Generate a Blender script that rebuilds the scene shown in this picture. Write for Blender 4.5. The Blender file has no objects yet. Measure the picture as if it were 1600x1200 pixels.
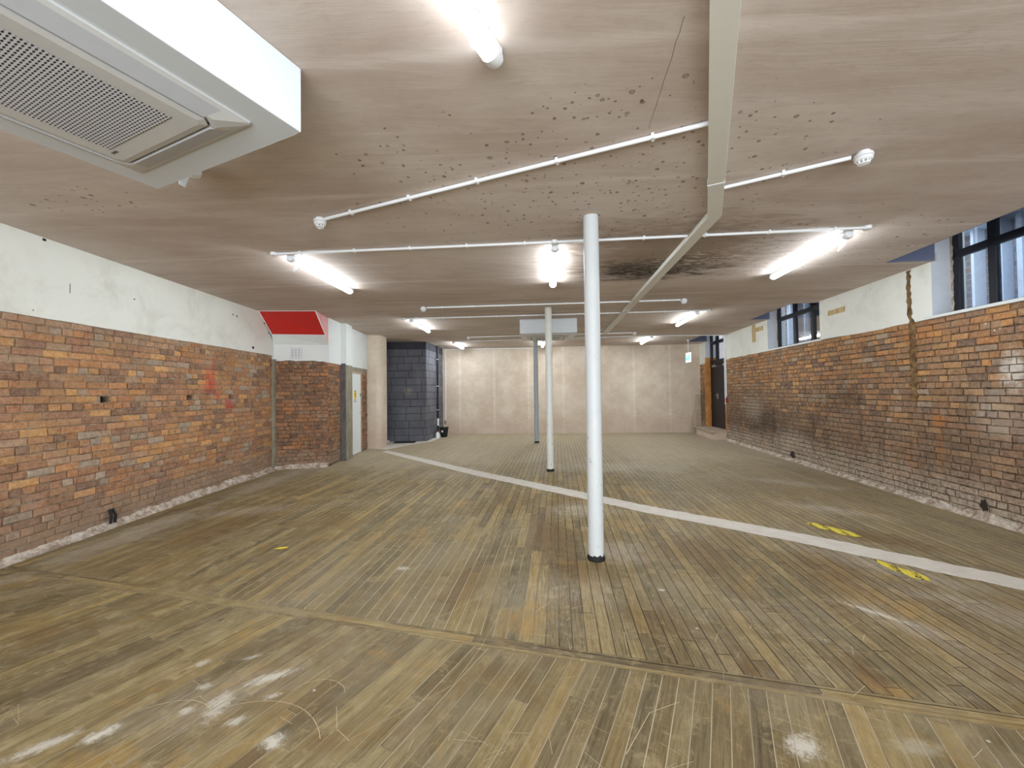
import bpy, bmesh, math, random
from mathutils import Vector, Matrix
R = math.radians
SC = bpy.context.scene
COL = SC.collection
H = 3.07                                    # ceiling height

# ------------------------------------------------------------------ camera
def setup_camera():
    f = 620.0
    roll, pitch = R(0.7), math.atan(11.6 / f)
    fw = Vector((0, math.cos(pitch), math.sin(pitch)))
    up0 = Vector((0, -math.sin(pitch), math.cos(pitch)))
    rt0 = Vector((1, 0, 0))
    c, s = math.cos(roll), math.sin(roll)
    rt = rt0 * c - up0 * s
    up = up0 * c + rt0 * s
    m = Matrix((rt, up, -fw)).transposed().to_4x4()
    m.translation = Vector((0, 0, 1.5))
    cd = bpy.data.cameras.new('camera')
    cd.sensor_width = 36.0
    cd.lens = 36.0 * f / 1600.0
    cd.clip_start = 0.05
    cam = bpy.data.objects.new('camera', cd)
    cam.matrix_world = m
    COL.objects.link(cam)
    SC.camera = cam
setup_camera()

# ------------------------------------------------------------------ light and exposure
SC.view_settings.view_transform = 'Standard'
SC.view_settings.look = 'None'
SC.view_settings.gamma = 1.0
SC.view_settings.use_curve_mapping = False
SC.view_settings.exposure = 0.18
SC.cycles.max_bounces = 10
SC.cycles.diffuse_bounces = 6
SC.cycles.sample_clamp_indirect = 6.0
LAMP = 78.0                                  # radiance of the batten diffusers
wd = bpy.data.worlds.new('overcast_sky')
SC.world = wd
wd.use_nodes = True
wd.node_tree.nodes['Background'].inputs[0].default_value = (0.76, 0.87, 1.0, 1)
wd.node_tree.nodes['Background'].inputs[1].default_value = 2.8

def area_light(name, loc, target, sx, sy, power, color):
    ld = bpy.data.lights.new(name, 'AREA')
    ld.shape = 'RECTANGLE'
    ld.size, ld.size_y = sx, sy
    ld.energy = power
    ld.color = color
    o = bpy.data.objects.new(name, ld)
    o.location = loc
    d = Vector(target) - Vector(loc)
    o.rotation_euler = d.to_track_quat('-Z', 'Y').to_euler()
    COL.objects.link(o)
# added fill aimed up from behind the camera, then daylight from the side windows
area_light('rear_fill', (0.5, -3.7, 1.35), (0.5, 4, 3.6), 8.0, 2.2, 560, (0.86, 0.93, 1.0))
area_light('daylight_side_window', (4.55, -0.9, 2.6), (-2, 1.5, 2.2), 1.7, 0.8, 25, (0.75, 0.88, 1.0))

# ------------------------------------------------------------------ helpers
def srgb(r, g, b, a=1.0):
    def f(c):
        c /= 255.0
        return c / 12.92 if c <= 0.04045 else ((c + 0.055) / 1.055) ** 2.4
    return (f(r), f(g), f(b), a)

def tag(o, label=None, cat=None, group=None, kind=None):
    if label: o['label'] = label
    if cat: o['category'] = cat
    if group: o['group'] = group
    if kind: o['kind'] = kind
    return o

def thing(name, label, cat, loc=(0, 0, 0), rz=0.0, group=None):
    o = bpy.data.objects.new(name, None)
    o.empty_display_size = 0.1
    o.location = loc
    o.rotation_euler = (0, 0, rz)
    COL.objects.link(o)
    return tag(o, label, cat, group)

class MB:
    """collects faces (material slot, colour, uv) and links them as ONE mesh object"""
    def __init__(self):
        self.v, self.f, self.m, self.c, self.uv = [], [], [], [], []
    def add(self, vs, fs, mat=0, col=(1, 1, 1, 1), uvs=None):
        b = len(self.v)
        self.v.extend([tuple(p) for p in vs])
        for k, f in enumerate(fs):
            self.f.append([b + i for i in f])
            self.m.append(mat)
            self.c.append(col)
            self.uv.append(uvs[k] if uvs else None)
    def poly(self, pts, mat=0, col=(1, 1, 1, 1), uv=None):
        self.add(pts, [list(range(len(pts)))], mat, col, [uv] if uv else None)
    def box(self, lo, hi, mat=0, col=(1, 1, 1, 1), tr=None):
        x0, y0, z0 = lo; x1, y1, z1 = hi
        vs = [(x0, y0, z0), (x1, y0, z0), (x1, y1, z0), (x0, y1, z0), (x0, y0, z1), (x1, y0, z1), (x1, y1, z1), (x0, y1, z1)]
        if tr: vs = [tr(*p) for p in vs]
        self.add(vs, [(0, 3, 2, 1), (4, 5, 6, 7), (0, 1, 5, 4), (1, 2, 6, 5), (2, 3, 7, 6), (3, 0, 4, 7)], mat, col)
    def ring(self, rings, mat=0, caps=True, col=(1, 1, 1, 1)):
        """loft through equal-length rings of points"""
        n = len(rings[0]); b = len(self.v)
        vs = [p for r in rings for p in r]; fs = []
        for i in range(len(rings) - 1):
            for j in range(n):
                a, c = i * n + j, i * n + (j + 1) % n
                fs.append((a, c, c + n, a + n))
        if caps:
            fs.append(tuple(reversed(range(n))))
            fs.append(tuple(range((len(rings) - 1) * n, len(rings) * n)))
        self.add(vs, fs, mat, col)
    def tube(self, pts, r, n=10, mat=0):
        pts = [Vector(p) for p in pts]
        rings = []
        for i, p in enumerate(pts):
            d = (pts[min(i + 1, len(pts) - 1)] - pts[max(i - 1, 0)]).normalized()
            a = Vector((0, 0, 1)) if abs(d.z) < 0.9 else Vector((1, 0, 0))
            u = d.cross(a).normalized(); w = d.cross(u).normalized()
            rr = r[i] if isinstance(r, (list, tuple)) else r
            rings.append([p + u * math.cos(2 * math.pi * k / n) * rr + w * math.sin(2 * math.pi * k / n) * rr for k in range(n)])
        self.ring(rings, mat)
    def lathe(self, prof, n=24, mat=0, ctr=(0, 0)):
        rings = [[(ctr[0] + r * math.cos(2 * math.pi * k / n), ctr[1] + r * math.sin(2 * math.pi * k / n), z) for k in range(n)] for r, z in prof]
        self.ring(rings, mat)
    def build(self, name, mats, parent=None, smooth=False, bevel=0.0, loc=None):
        me = bpy.data.meshes.new(name)
        me.from_pydata(self.v, [], self.f)
        for m in (mats if isinstance(mats, (list, tuple)) else [mats]):
            me.materials.append(m)
        me.polygons.foreach_set('material_index', self.m)
        if any(c != (1, 1, 1, 1) for c in self.c):
            at = me.color_attributes.new('tint', 'FLOAT_COLOR', 'CORNER')
            k = 0
            for p, c in zip(me.polygons, self.c):
                for _ in range(p.loop_total):
                    at.data[k].color = c; k += 1
        if any(u for u in self.uv):
            ul = me.uv_layers.new(name='along')
            k = 0
            for p, u in zip(me.polygons, self.uv):
                for j in range(p.loop_total):
                    ul.data[k].uv = u[j] if u else (0, 0); k += 1
        bm = bmesh.new(); bm.from_mesh(me)
        bmesh.ops.recalc_face_normals(bm, faces=bm.faces)
        bm.to_mesh(me); bm.free()
        if smooth:
            for p in me.polygons: p.use_smooth = True
            me.set_sharp_from_angle(angle=R(40))
        o = bpy.data.objects.new(name, me)
        COL.objects.link(o)
        if loc: o.location = loc
        if parent: o.parent = parent
        if bevel > 0:
            md = o.modifiers.new('bevel', 'BEVEL')
            md.width = bevel; md.segments = 2; md.limit_method = 'ANGLE'; md.angle_limit = R(40)
        return o

def structure(mb, name, mats, parent=None, **kw):
    o = mb.build(name, mats, parent, **kw)
    if not parent: o['kind'] = 'structure'
    return o

# ------------------------------------------------------------------ node shorthand
class NT:
    def __init__(self, name):
        self.mat = bpy.data.materials.new(name)
        self.mat.use_nodes = True
        self.t = self.mat.node_tree
        self.b = self.t.nodes['Principled BSDF']
        self.out = self.t.nodes['Material Output']
        self._pos = None
    def n(self, typ): return self.t.nodes.new(typ)
    def put(self, sock, val):
        if hasattr(val, 'is_output') or isinstance(val, bpy.types.NodeSocket): self.t.links.new(val, sock)
        else:
            if isinstance(val, (tuple, list)) and len(val) == 3 and sock.type == 'RGBA': val = (*val, 1)
            sock.default_value = val
    def pos(self):
        if not self._pos: self._pos = self.n('ShaderNodeNewGeometry').outputs['Position']
        return self._pos
    def objco(self): return self.n('ShaderNodeTexCoord').outputs['Object']
    def map(self, vec, scale=(1, 1, 1), rot=(0, 0, 0), loc=(0, 0, 0)):
        m = self.n('ShaderNodeMapping')
        self.put(m.inputs['Vector'], vec)
        m.inputs['Location'].default_value = loc; m.inputs['Rotation'].default_value = rot; m.inputs['Scale'].default_value = scale
        return m.outputs[0]
    def noise(self, vec, scale=5, detail=4, rough=0.6, dist=0.0, col=False):
        m = self.n('ShaderNodeTexNoise')
        self.put(m.inputs['Vector'], vec)
        m.inputs['Scale'].default_value = scale; m.inputs['Detail'].default_value = detail
        m.inputs['Roughness'].default_value = rough; m.inputs['Distortion'].default_value = dist
        return m.outputs['Color' if col else 'Fac']
    def voro(self, vec, scale, rnd=1.0):
        m = self.n('ShaderNodeTexVoronoi')
        self.put(m.inputs['Vector'], vec)
        m.inputs['Scale'].default_value = scale; m.inputs['Randomness'].default_value = rnd
        return m
    def math(self, op, a, b=0.0, c=0.0, clamp=False):
        m = self.n('ShaderNodeMath'); m.operation = op; m.use_clamp = clamp
        self.put(m.inputs[0], a); self.put(m.inputs[1], b)
        if op in ('MULTIPLY_ADD', 'COMPARE', 'WRAP', 'SMOOTH_MIN'): self.put(m.inputs[2], c)
        return m.outputs[0]
    def ramp(self, v, lo, hi, a=0.0, b=1.0):
        m = self.n('ShaderNodeMapRange'); m.interpolation_type = 'SMOOTHSTEP'
        self.put(m.inputs[0], v)
        for i, x in enumerate((lo, hi, a, b)): m.inputs[1 + i].default_value = x
        return m.outputs[0]
    def mix(self, f, a, b, mode='MIX'):
        m = self.n('ShaderNodeMix'); m.data_type = 'RGBA'; m.blend_type = mode
        self.put(m.inputs[0], f); self.put(m.inputs[6], a); self.put(m.inputs[7], b)
        return m.outputs[2]
    def xyz(self, vec):
        m = self.n('ShaderNodeSeparateXYZ'); self.put(m.inputs[0], vec); return m.outputs
    def attr(self, name):
        m = self.n('ShaderNodeAttribute'); m.attribute_name = name; return m.outputs['Color']
    def blob(self, x, y, rx, ry, ang=0.0, vec=None, edge=0.55, wob=0.5, nz=None):
        """soft ellipse mask on the xy plane with a ragged edge"""
        v = self.map(vec or self.pos(), loc=(0, 0, 0))
        s = self.n('ShaderNodeVectorMath'); s.operation = 'SUBTRACT'
        self.put(s.inputs[0], v); s.inputs[1].default_value = (x, y, 0)
        mp = self.n('ShaderNodeMapping'); mp.vector_type = 'TEXTURE'
        self.put(mp.inputs[0], s.outputs[0])
        mp.inputs['Rotation'].default_value = (0, 0, ang); mp.inputs['Scale'].default_value = (rx, ry, 1e6)
        l = self.n('ShaderNodeVectorMath'); l.operation = 'LENGTH'; self.put(l.inputs[0], mp.outputs[0])
        d = l.outputs['Value']
        if nz is not None: d = self.math('ADD', d, self.math('MULTIPLY', self.math('SUBTRACT', nz, 0.5), wob * 2))
        return self.ramp(d, 1.0, edge)
    def bump(self, h, strength=0.3, dist=0.01):
        m = self.n('ShaderNodeBump'); m.inputs['Strength'].default_value = strength; m.inputs['Distance'].default_value = dist
        self.put(m.inputs['Height'], h); self.put(self.b.inputs['Normal'], m.outputs[0])
    def done(self, color=None, rough=0.7, metal=0.0, spec=0.5):
        if color is not None: self.put(self.b.inputs['Base Color'], color)
        self.put(self.b.inputs['Roughness'], rough); self.put(self.b.inputs['Metallic'], metal)
        self.b.inputs['Specular IOR Level'].default_value = spec
        return self.mat

def m_plain(name, rgb, rough=0.5, metal=0.0, var=0.08, scale=12, spec=0.5):
    t = NT(name); c = srgb(*rgb)
    n = t.noise(t.objco(), scale, 4)
    d = tuple(x * (1 - var) for x in c[:3]); l = tuple(min(1, x * (1 + var)) for x in c[:3])
    return t.done(t.mix(n, d, l), rough, metal, spec)

def m_emit(name, rgb, strength):
    t = NT(name)
    t.b.inputs['Base Color'].default_value = srgb(*rgb)
    t.b.inputs['Emission Color'].default_value = srgb(*rgb)
    t.b.inputs['Emission Strength'].default_value = strength
    return t.mat

# ------------------------------------------------------------------ materials
def m_ceiling():
    t = NT('bare_plaster_ceiling'); p = t.pos()
    broad = t.noise(t.map(p, (0.35, 0.9, 1)), 1.6, 5, 0.65, 0.4)
    trowel = t.noise(t.map(p, (0.5, 5.0, 1), (0, 0, R(-5))), 1.5, 6, 0.7, 0.6)
    c = t.mix(t.ramp(broad, 0.3, 0.7), srgb(181, 165, 153), srgb(203, 192, 182))
    c = t.mix(t.math('MULTIPLY', t.ramp(trowel, 0.45, 0.75), 0.5), c, srgb(212, 203, 195))
    fine = t.noise(t.map(p, (1, 3, 1)), 9, 6, 0.75)
    c = t.mix(t.math('MULTIPLY', t.ramp(fine, 0.5, 0.8), 0.4), c, srgb(148, 128, 114))
    # skim joints between the boards: pale bands
    y = t.xyz(t.map(p, rot=(0, 0, R(5))))[1]
    band = t.math('ABSOLUTE', t.math('SUBTRACT', t.math('FRACT', t.math('DIVIDE', t.math('ADD', y, t.math('MULTIPLY', broad, 0.12)), 1.22)), 0.5))
    c = t.mix(t.math('MULTIPLY', t.ramp(band, 0.055, 0.0), t.math('MULTIPLY', t.ramp(trowel, 0.3, 0.6), 0.5)), c, srgb(219, 209, 200))
    # mould spots
    wob = t.noise(p, 14, 3)
    dens = t.noise(p, 1.1, 2)
    zone = t.blob(0.6, 3.1, 2.6, 1.6, 0.0, edge=0.2, nz=t.noise(p, 2, 3), wob=0.35)
    zone = t.math('MAXIMUM', zone, t.math('MULTIPLY', t.blob(3.2, 4.6, 2.6, 1.7, R(-10), edge=0.2), 0.75))
    zone = t.math('MAXIMUM', zone, t.math('MULTIPLY', t.blob(-3.4, 3.2, 0.8, 0.35, R(-15), edge=0.3), 1.0))
    zone = t.math('MAXIMUM', zone, t.math('MULTIPLY', t.blob(0.45, 2.15, 0.42, 0.3, 0, edge=0.3), 1.25))
    for sc, thr, rad in ((9.0, 0.64, 0.17), (15.0, 0.58, 0.22), (22.0, 0.62, 0.25)):
        vo = t.voro(t.map(p, (1, 1, 0)), sc)
        rnd = t.xyz(vo.outputs['Color'])
        pick = t.math('GREATER_THAN', t.math('ADD', rnd[0], t.math('MULTIPLY', t.math('SUBTRACT', t.math('MULTIPLY', zone, t.math('ADD', dens, 0.55)), 1.0), 0.5)), thr)
        r = t.math('MULTIPLY', t.math('ADD', rnd[1], 0.35), rad)
        d = t.math('ADD', t.math('DIVIDE', vo.outputs['Distance'], r), t.math('MULTIPLY', t.math('SUBTRACT', wob, 0.5), 0.9))
        disc = t.ramp(d, 1.0, 0.75)
        hole = t.math('MULTIPLY', t.ramp(d, 0.7, 0.35), t.math('GREATER_THAN', rnd[2], 0.55))
        spot = t.math('MULTIPLY', t.math('SUBTRACT', disc, t.math('MULTIPLY', hole, 0.55)), t.math('MULTIPLY', pick, t.ramp(zone, 0.02, 0.25)))
        c = t.mix(t.math('MULTIPLY', spot, 0.66), c, srgb(82, 66, 54))
    # the leak by the trunking: brown tide and blackened, flaking plaster
    n1 = t.noise(t.map(p, (0.8, 2.6, 1), (0, 0, R(8))), 3.2, 7, 0.72, 0.8)
    n2 = t.noise(t.map(p, (1, 3.5, 1), (0, 0, R(8))), 6.5, 6, 0.75, 0.5)
    tide = t.blob(1.75, 4.6, 1.75, 1.35, R(-8), edge=0.25, nz=n1, wob=0.8)
    c = t.mix(t.math('MULTIPLY', tide, 0.7), c, srgb(112, 88, 62))
    core = t.blob(1.85, 5.15, 1.05, 0.62, R(-12), edge=0.35, nz=n1, wob=1.0)
    c = t.mix(t.math('MULTIPLY', core, t.ramp(n2, 0.36, 0.54)), c, srgb(40, 33, 27))
    flake = t.math('MULTIPLY', t.blob(2.35, 4.75, 0.95, 0.4, R(-14), edge=0.4, nz=n1, wob=0.9), t.ramp(n2, 0.51, 0.58))
    c = t.mix(t.math('MULTIPLY', flake, 0.8), c, srgb(214, 200, 186))
    h = t.math('ADD', trowel, t.math('MULTIPLY', t.math('ADD', core, flake), n2))
    t.bump(h, 0.25, 0.01)
    return t.done(c, 0.75, spec=0.3)

def m_back_plaster(name='bare_plaster_wall', shift=0):
    t = NT(name); p = t.pos()
    n = t.noise(p, 1.3, 7, 0.72, 0.1)
    c = t.mix(t.ramp(n, 0.3, 0.72), srgb(192, 174, 154), srgb(215, 203, 186))
    f = t.noise(t.map(p, (1, 1, 5)), 4, 5, 0.7)
    c = t.mix(t.math('MULTIPLY', t.ramp(f, 0.5, 0.75), 0.35), c, srgb(222, 208, 196))
    # vertical skim joints at board edges, and a drying edge at the foot
    x = t.xyz(p)[0]; z = t.xyz(p)[2]
    j = t.math('ABSOLUTE', t.math('SUBTRACT', t.math('FRACT', t.math('DIVIDE', t.math('ADD', x, t.math('MULTIPLY', n, 0.05)), 1.23)), 0.5))
    c = t.mix(t.math('MULTIPLY', t.ramp(j, 0.05, 0.012), t.ramp(f, 0.3, 0.7, 0.08, 0.5)), c, srgb(230, 221, 212))
    foot = t.ramp(t.math('ADD', z, t.math('MULTIPLY', t.math('SUBTRACT', f, 0.5), 0.5)), 0.75, 0.35)
    c = t.mix(t.math('MULTIPLY', foot, 0.3), c, srgb(178, 150, 134))
    t.bump(f, 0.15, 0.01)
    return t.done(c, 0.8, spec=0.25)

def m_white(name, rgb=(226, 227, 219), dirt=(188, 186, 172), marks=True, amt=0.5):
    t = NT(name); p = t.pos()
    n = t.noise(p, 1.6, 6, 0.7, 0.4)
    c = t.mix(t.math('MULTIPLY', t.ramp(n, 0.45, 0.75), amt), srgb(*rgb), srgb(*dirt))
    if marks:
        v = t.voro(p, 5.5); r = t.xyz(v.outputs['Color'])
        d = t.math('ADD', v.outputs['Distance'], t.math('MULTIPLY', t.noise(p, 30, 3), 0.08))
        s = t.math('MULTIPLY', t.ramp(d, 0.115, 0.085), t.math('GREATER_THAN', r[0], 0.78))
        c = t.mix(t.math('MULTIPLY', s, 0.7), c, srgb(104, 98, 86))
        sc = t.noise(t.map(p, (1, 1, 3)), 6, 6, 0.8, 1.5)
        c = t.mix(t.math('MULTIPLY', t.ramp(sc, 0.66, 0.72), 0.4), c, srgb(140, 136, 122))
    t.bump(t.noise(p, 25, 4), 0.08, 0.005)
    return t.done(c, 0.6, spec=0.35)

def m_brick(name, right=False):
    t = NT(name); p = t.pos(); z = t.xyz(p)[2]; y = t.xyz(p)[1]
    base = t.attr('tint')
    n = t.noise(p, 26, 6, 0.75)
    c = t.mix(t.ramp(n, 0.25, 0.75), t.mix(1.0, base, srgb(206, 200, 196), 'MULTIPLY'), t.mix(0.22, base, srgb(226, 196, 162)))
    pit = t.noise(p, 70, 4, 0.8)
    c = t.mix(t.math('MULTIPLY', t.ramp(pit, 0.6, 0.75), 0.4), c, srgb(84, 64, 50))
    smear = t.noise(p, 3.2, 6, 0.75, 0.6)
    c = t.mix(t.math('MULTIPLY', t.ramp(smear, 0.52, 0.68), 0.5 if not right else 0.4), c, srgb(170, 150, 130) if not right else srgb(140, 122, 104))
    sm2 = t.noise(p, 11, 7, 0.8, 0.5)
    c = t.mix(t.math('MULTIPLY', t.ramp(sm2, 0.54, 0.68), 0.45), c, srgb(180, 160, 138) if not right else srgb(158, 138, 116))
    c = t.mix(t.math('MULTIPLY', t.ramp(sm2, 0.46, 0.34), 0.4), c, srgb(96, 66, 44) if not right else srgb(74, 58, 46))
    oran = t.noise(t.map(p, loc=(4, 4, 4)), 2.2, 6, 0.75, 0.6)
    c = t.mix(t.math('MULTIPLY', t.ramp(oran, 0.54, 0.68), 0.4), c, srgb(184, 120, 64) if not right else srgb(172, 110, 58))
    dots = t.voro(p, 9.0); rr = t.xyz(dots.outputs['Color'])
    spot = t.math('MULTIPLY', t.ramp(t.math('ADD', dots.outputs['Distance'], t.math('MULTIPLY', pit, 0.1)), 0.17, 0.1), t.math('GREATER_THAN', rr[0], 0.9))
    c = t.mix(spot, c, srgb(216, 208, 196))
    if right:
        grime = t.noise(t.map(p, (1, 1, 0.6)), 1.5, 6, 0.75, 0.5)
        low = t.ramp(z, 1.75, 0.6)
        c = t.mix(t.math('MULTIPLY', t.math('MULTIPLY', low, t.ramp(grime, 0.36, 0.6)), 0.48), c, srgb(82, 68, 58))
        run = t.noise(t.map(p, (1, 1, 0.22)), 3.4, 6, 0.75, 0.4)
        c = t.mix(t.math('MULTIPLY', t.math('MULTIPLY', t.ramp(run, 0.52, 0.66), t.ramp(z, 2.1, 1.2)), 0.5), c, srgb(66, 54, 46))
        v = t.n('ShaderNodeCombineXYZ'); t.put(v.inputs[0], y); t.put(v.inputs[1], z)
        for (cy, cz, ry, rz, k, col) in ((9.6, .75, 1.5, .6, .6, (58, 48, 42)), (9.9, 1.0, .7, .5, .5, (176, 164, 146)), (8.2, .45, .9, .25, .5, (170, 160, 146)), (4.1, 1.65, .16, .3, .85, (214, 206, 196)), (4.25, 1.2, .5, .4, .4, (184, 172, 158)), (4.95, 1.08, .12, .15, .55, (190, 118, 56)), (4.95, 0.75, .1, .45, .4, (166, 110, 60)), (6.6, 1.35, .5, .35, .45, (62, 52, 46)), (5.2, 2.2, .6, .2, .45, (190, 124, 66))):
            c = t.mix(t.math('MULTIPLY', t.blob(cy, cz, ry, rz, 0, vec=v.outputs[0], edge=0.15, nz=sm2, wob=1.1), k), c, srgb(*col))
        salt = t.math('MULTIPLY', t.ramp(t.math('ADD', z, t.math('MULTIPLY', t.math('SUBTRACT', smear, 0.5), 0.9)), 0.62, 0.12), t.ramp(n, 0.3, 0.6))
        c = t.mix(t.math('MULTIPLY', salt, 0.75), c, srgb(186, 174, 158))
        patch = t.math('MULTIPLY', t.ramp(t.noise(p, 2.3, 5, 0.8, 1.2), 0.6, 0.68), t.ramp(z, 2.0, 1.2))
        c = t.mix(t.math('MULTIPLY', patch, 0.6), c, srgb(176, 166, 150))
    else:
        # red spray paint
        for (cy, cz, ry, rz) in ((6.18, 1.72, 0.20, 0.30), (6.25, 2.0, 0.06, 0.2), (6.62, 1.36, 0.16, 0.2), (6.35, 1.5, 0.12, 0.12)):
            v = t.n('ShaderNodeCombineXYZ'); t.put(v.inputs[0], y); t.put(v.inputs[1], z)
            c = t.mix(t.math('MULTIPLY', t.blob(cy, cz, ry, rz, 0, vec=v.outputs[0], edge=0.1, nz=smear, wob=0.5), 0.62), c, srgb(196, 62, 54))
        low = t.ramp(t.math('ADD', z, t.math('MULTIPLY', smear, 0.5)), 0.75, 0.35)
        c = t.mix(t.math('MULTIPLY', low, 0.55), c, srgb(142, 124, 108))
    t.bump(t.math('ADD', n, t.math('MULTIPLY', pit, 0.5)), 0.7, 0.012)
    return t.done(c, 0.85, spec=0.2)

def m_mortar(name, rgb, dark):
    t = NT(name); p = t.pos()
    n = t.noise(p, 9, 6, 0.8)
    c = t.mix(t.ramp(n, 0.35, 0.65), srgb(*dark), srgb(*rgb))
    t.bump(t.noise(p, 45, 5, 0.8), 0.8, 0.015)
    return t.done(c, 0.9, spec=0.1)

def m_boards():
    t = NT('worn_maple_boards'); p = t.pos()
    uv = t.n('ShaderNodeUVMap').outputs[0]
    base = t.attr('tint')
    grain = t.noise(t.map(uv, (1.6, 30, 1)), 2.2, 7, 0.75, 0.8)
    c = t.mix(t.ramp(grain, 0.3, 0.7), t.mix(1.0, base, srgb(200, 190, 174), 'MULTIPLY'), t.mix(0.15, base, srgb(222, 204, 160)))
    streak = t.noise(t.map(uv, (2.2, 26, 1)), 3.5, 5, 0.75)
    c = t.mix(t.math('MULTIPLY', t.ramp(streak, 0.58, 0.74), 0.5), c, srgb(96, 76, 50))
    scuff = t.noise(p, 9, 8, 0.8, 0.6)
    c = t.mix(t.math('MULTIPLY', t.ramp(scuff, 0.5, 0.64), 0.5), c, srgb(178, 162, 124))
    c = t.mix(t.math('MULTIPLY', t.ramp(scuff, 0.47, 0.34), 0.5), c, srgb(108, 88, 56))
    worn = t.noise(p, 1.1, 7, 0.75, 0.5)
    c = t.mix(t.math('MULTIPLY', t.ramp(worn, 0.46, 0.66), 0.4), c, srgb(154, 142, 118))
    damp = t.noise(t.map(p, loc=(3, 7, 0)), 1.0, 7, 0.72, 0.8)
    c = t.mix(t.math('MULTIPLY', t.ramp(damp, 0.5, 0.62), 0.5), c, srgb(116, 90, 48))
    knot = t.voro(t.map(uv, (1, 3.0, 1)), 3.2); kr = t.xyz(knot.outputs['Color'])
    c = t.mix(t.math('MULTIPLY', t.math('MULTIPLY', t.ramp(knot.outputs['Distance'], 0.11, 0.04), t.math('GREATER_THAN', kr[0], 0.86)), 0.75), c, srgb(62, 46, 32))
    chip = t.voro(p, 7.0); cr = t.xyz(chip.outputs['Color'])
    c = t.mix(t.math('MULTIPLY', t.math('MULTIPLY', t.ramp(t.math('ADD', chip.outputs['Distance'], t.math('MULTIPLY', scuff, 0.1)), 0.11, 0.085), t.math('GREATER_THAN', cr[0], 0.86)), 0.8), c, srgb(224, 220, 210))
    fleck = t.noise(t.map(uv, (3.5, 46, 1)), 3.0, 6, 0.85)
    patchy = t.noise(t.map(p, loc=(11, 2, 0)), 1.7, 6, 0.75, 0.8)
    c = t.mix(t.math('MULTIPLY', t.math('MULTIPLY', t.ramp(fleck, 0.54, 0.66), t.ramp(patchy, 0.46, 0.6)), 0.6), c, srgb(204, 196, 178))
    gold = t.noise(t.map(p, loc=(5, 9, 0)), 1.4, 5, 0.7, 0.6)
    c = t.mix(t.math('MULTIPLY', t.ramp(gold, 0.56, 0.68), 0.4), c, srgb(176, 138, 74))
    # greyer, dustier boards by the right-hand wall; far-half dust also paints in light
    x, y, _ = t.xyz(p)
    fx = t.ramp(t.math('ADD', x, t.math('MULTIPLY', t.math('SUBTRACT', worn, 0.5), 5)), 1.4, 4.2)
    c = t.mix(t.math('MULTIPLY', fx, 0.4), c, srgb(140, 127, 104))
    fy = t.ramp(t.math('ADD', y, t.math('MULTIPLY', t.math('SUBTRACT', damp, 0.5), 6)), 6.0, 9.5)
    c = t.mix(t.math('MULTIPLY', fy, 0.6), c, srgb(188, 177, 152))
    c = t.mix(t.math('MULTIPLY', t.math('MULTIPLY', t.ramp(fleck, 0.52, 0.62), t.ramp(x, 1.2, 3.8)), 0.55), c, srgb(190, 182, 168))
    # plaster splashes, then broad trodden-in dust, then old wet stains
    nz = t.noise(p, 34, 7, 0.85, 0.6); nd = t.noise(t.map(p, (1, 1, 1)), 5, 7, 0.8, 0.5); nf = t.noise(t.map(uv, (2, 40, 1)), 3, 6, 0.85)
    for (bx, by, rx, ry, a, k) in ((-1.30, 2.13, .13, .04, .5, .85), (-1.44, 1.95, .06, .11, .2, .7), (-1.85, 1.79, .07, .045, .8, .9), (-1.05, 1.74, .06, .045, 0, .95), (-2.03, 1.74, .12, .04, .7, .75),
                                   (1.20, 1.69, .085, .06, .3, .95), (-.95, 3.42, .06, .04, 0, .75), (-1.29, 1.85, .05, .03, .5, .7), (-1.57, 1.92, .04, .03, 0, .7), (1.66, 1.68, .12, .05, 0, .3), (-1.75, 2.25, .05, .03, .5, .6), (-1.6, 2.07, .04, .025, 0, .7), (-1.22, 2.0, .05, .02, .4, .7), (-1.5, 2.3, .05, .02, .4, .6), (2.4, 2.66, .2, .03, -.9, .8), (1.1, 3.0, .03, .02, 0, .8)):
        c = t.mix(t.math('MULTIPLY', t.math('MULTIPLY', t.blob(bx, by, rx * 1.15, ry * 1.15, a, edge=0.25, nz=nz, wob=1.6), t.ramp(nf, 0.2, 0.5)), k * 0.85), c, srgb(216, 212, 202))
    for (bx, by, rx, ry, a, k) in ((2.43, 2.6, .45, .16, -1.0, .6), (-3.4, 5.15, .8, .35, .3, .6), (.85, 5.0, .6, .4, 0, .55), (1.0, 3.7, .4, .35, 0, .6), (1.9, 7.8, 1.7, .7, -.2, .6), (3.0, 3.4, .9, .25, -.8, .6), (3.9, 4.9, .9, .25, -.7, .6), (4.4, 6.3, 1.1, .3, -.7, .55), (3.2, 2.6, .7, .25, -.8, .6),
                                   (-4.15, 4.4, .35, 1.6, 0, .7), (-4.15, 6.8, .35, 1.6, 0, .6), (-1.5, 2.0, .6, .25, .5, .35), (.4, 3.0, .8, .4, 0, .35)):
        c = t.mix(t.math('MULTIPLY', t.math('MULTIPLY', t.blob(bx, by, rx, ry, a, edge=0.1, nz=nd, wob=1.0), t.ramp(nf, 0.35, 0.65)), k), c, srgb(196, 188, 176))
    for (bx, by, rx, ry, a, k) in ((-.35, 3.2, .6, .22, 1.3, .55), (.35, 4.2, .35, 1.0, 0, .6), (.55, 3.35, .35, .4, 0, .6), (1.85, 2.1, .09, .25, -.1, .7), (1.25, 2.15, .06, .1, 0, .6), (1.7, 3.7, .6, .6, 0, .45), (3.6, 4.0, .9, .35, -.8, .55), (-3.3, 4.4, .6, 1.4, 0, .5), (2.6, 3.3, .35, .8, -.6, .5)):
        c = t.mix(t.math('MULTIPLY', t.blob(bx, by, rx, ry, a, edge=0.1, nz=nd, wob=0.9), k), c, srgb(104, 76, 40))
    t.bump(grain, 0.2, 0.004)
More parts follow.
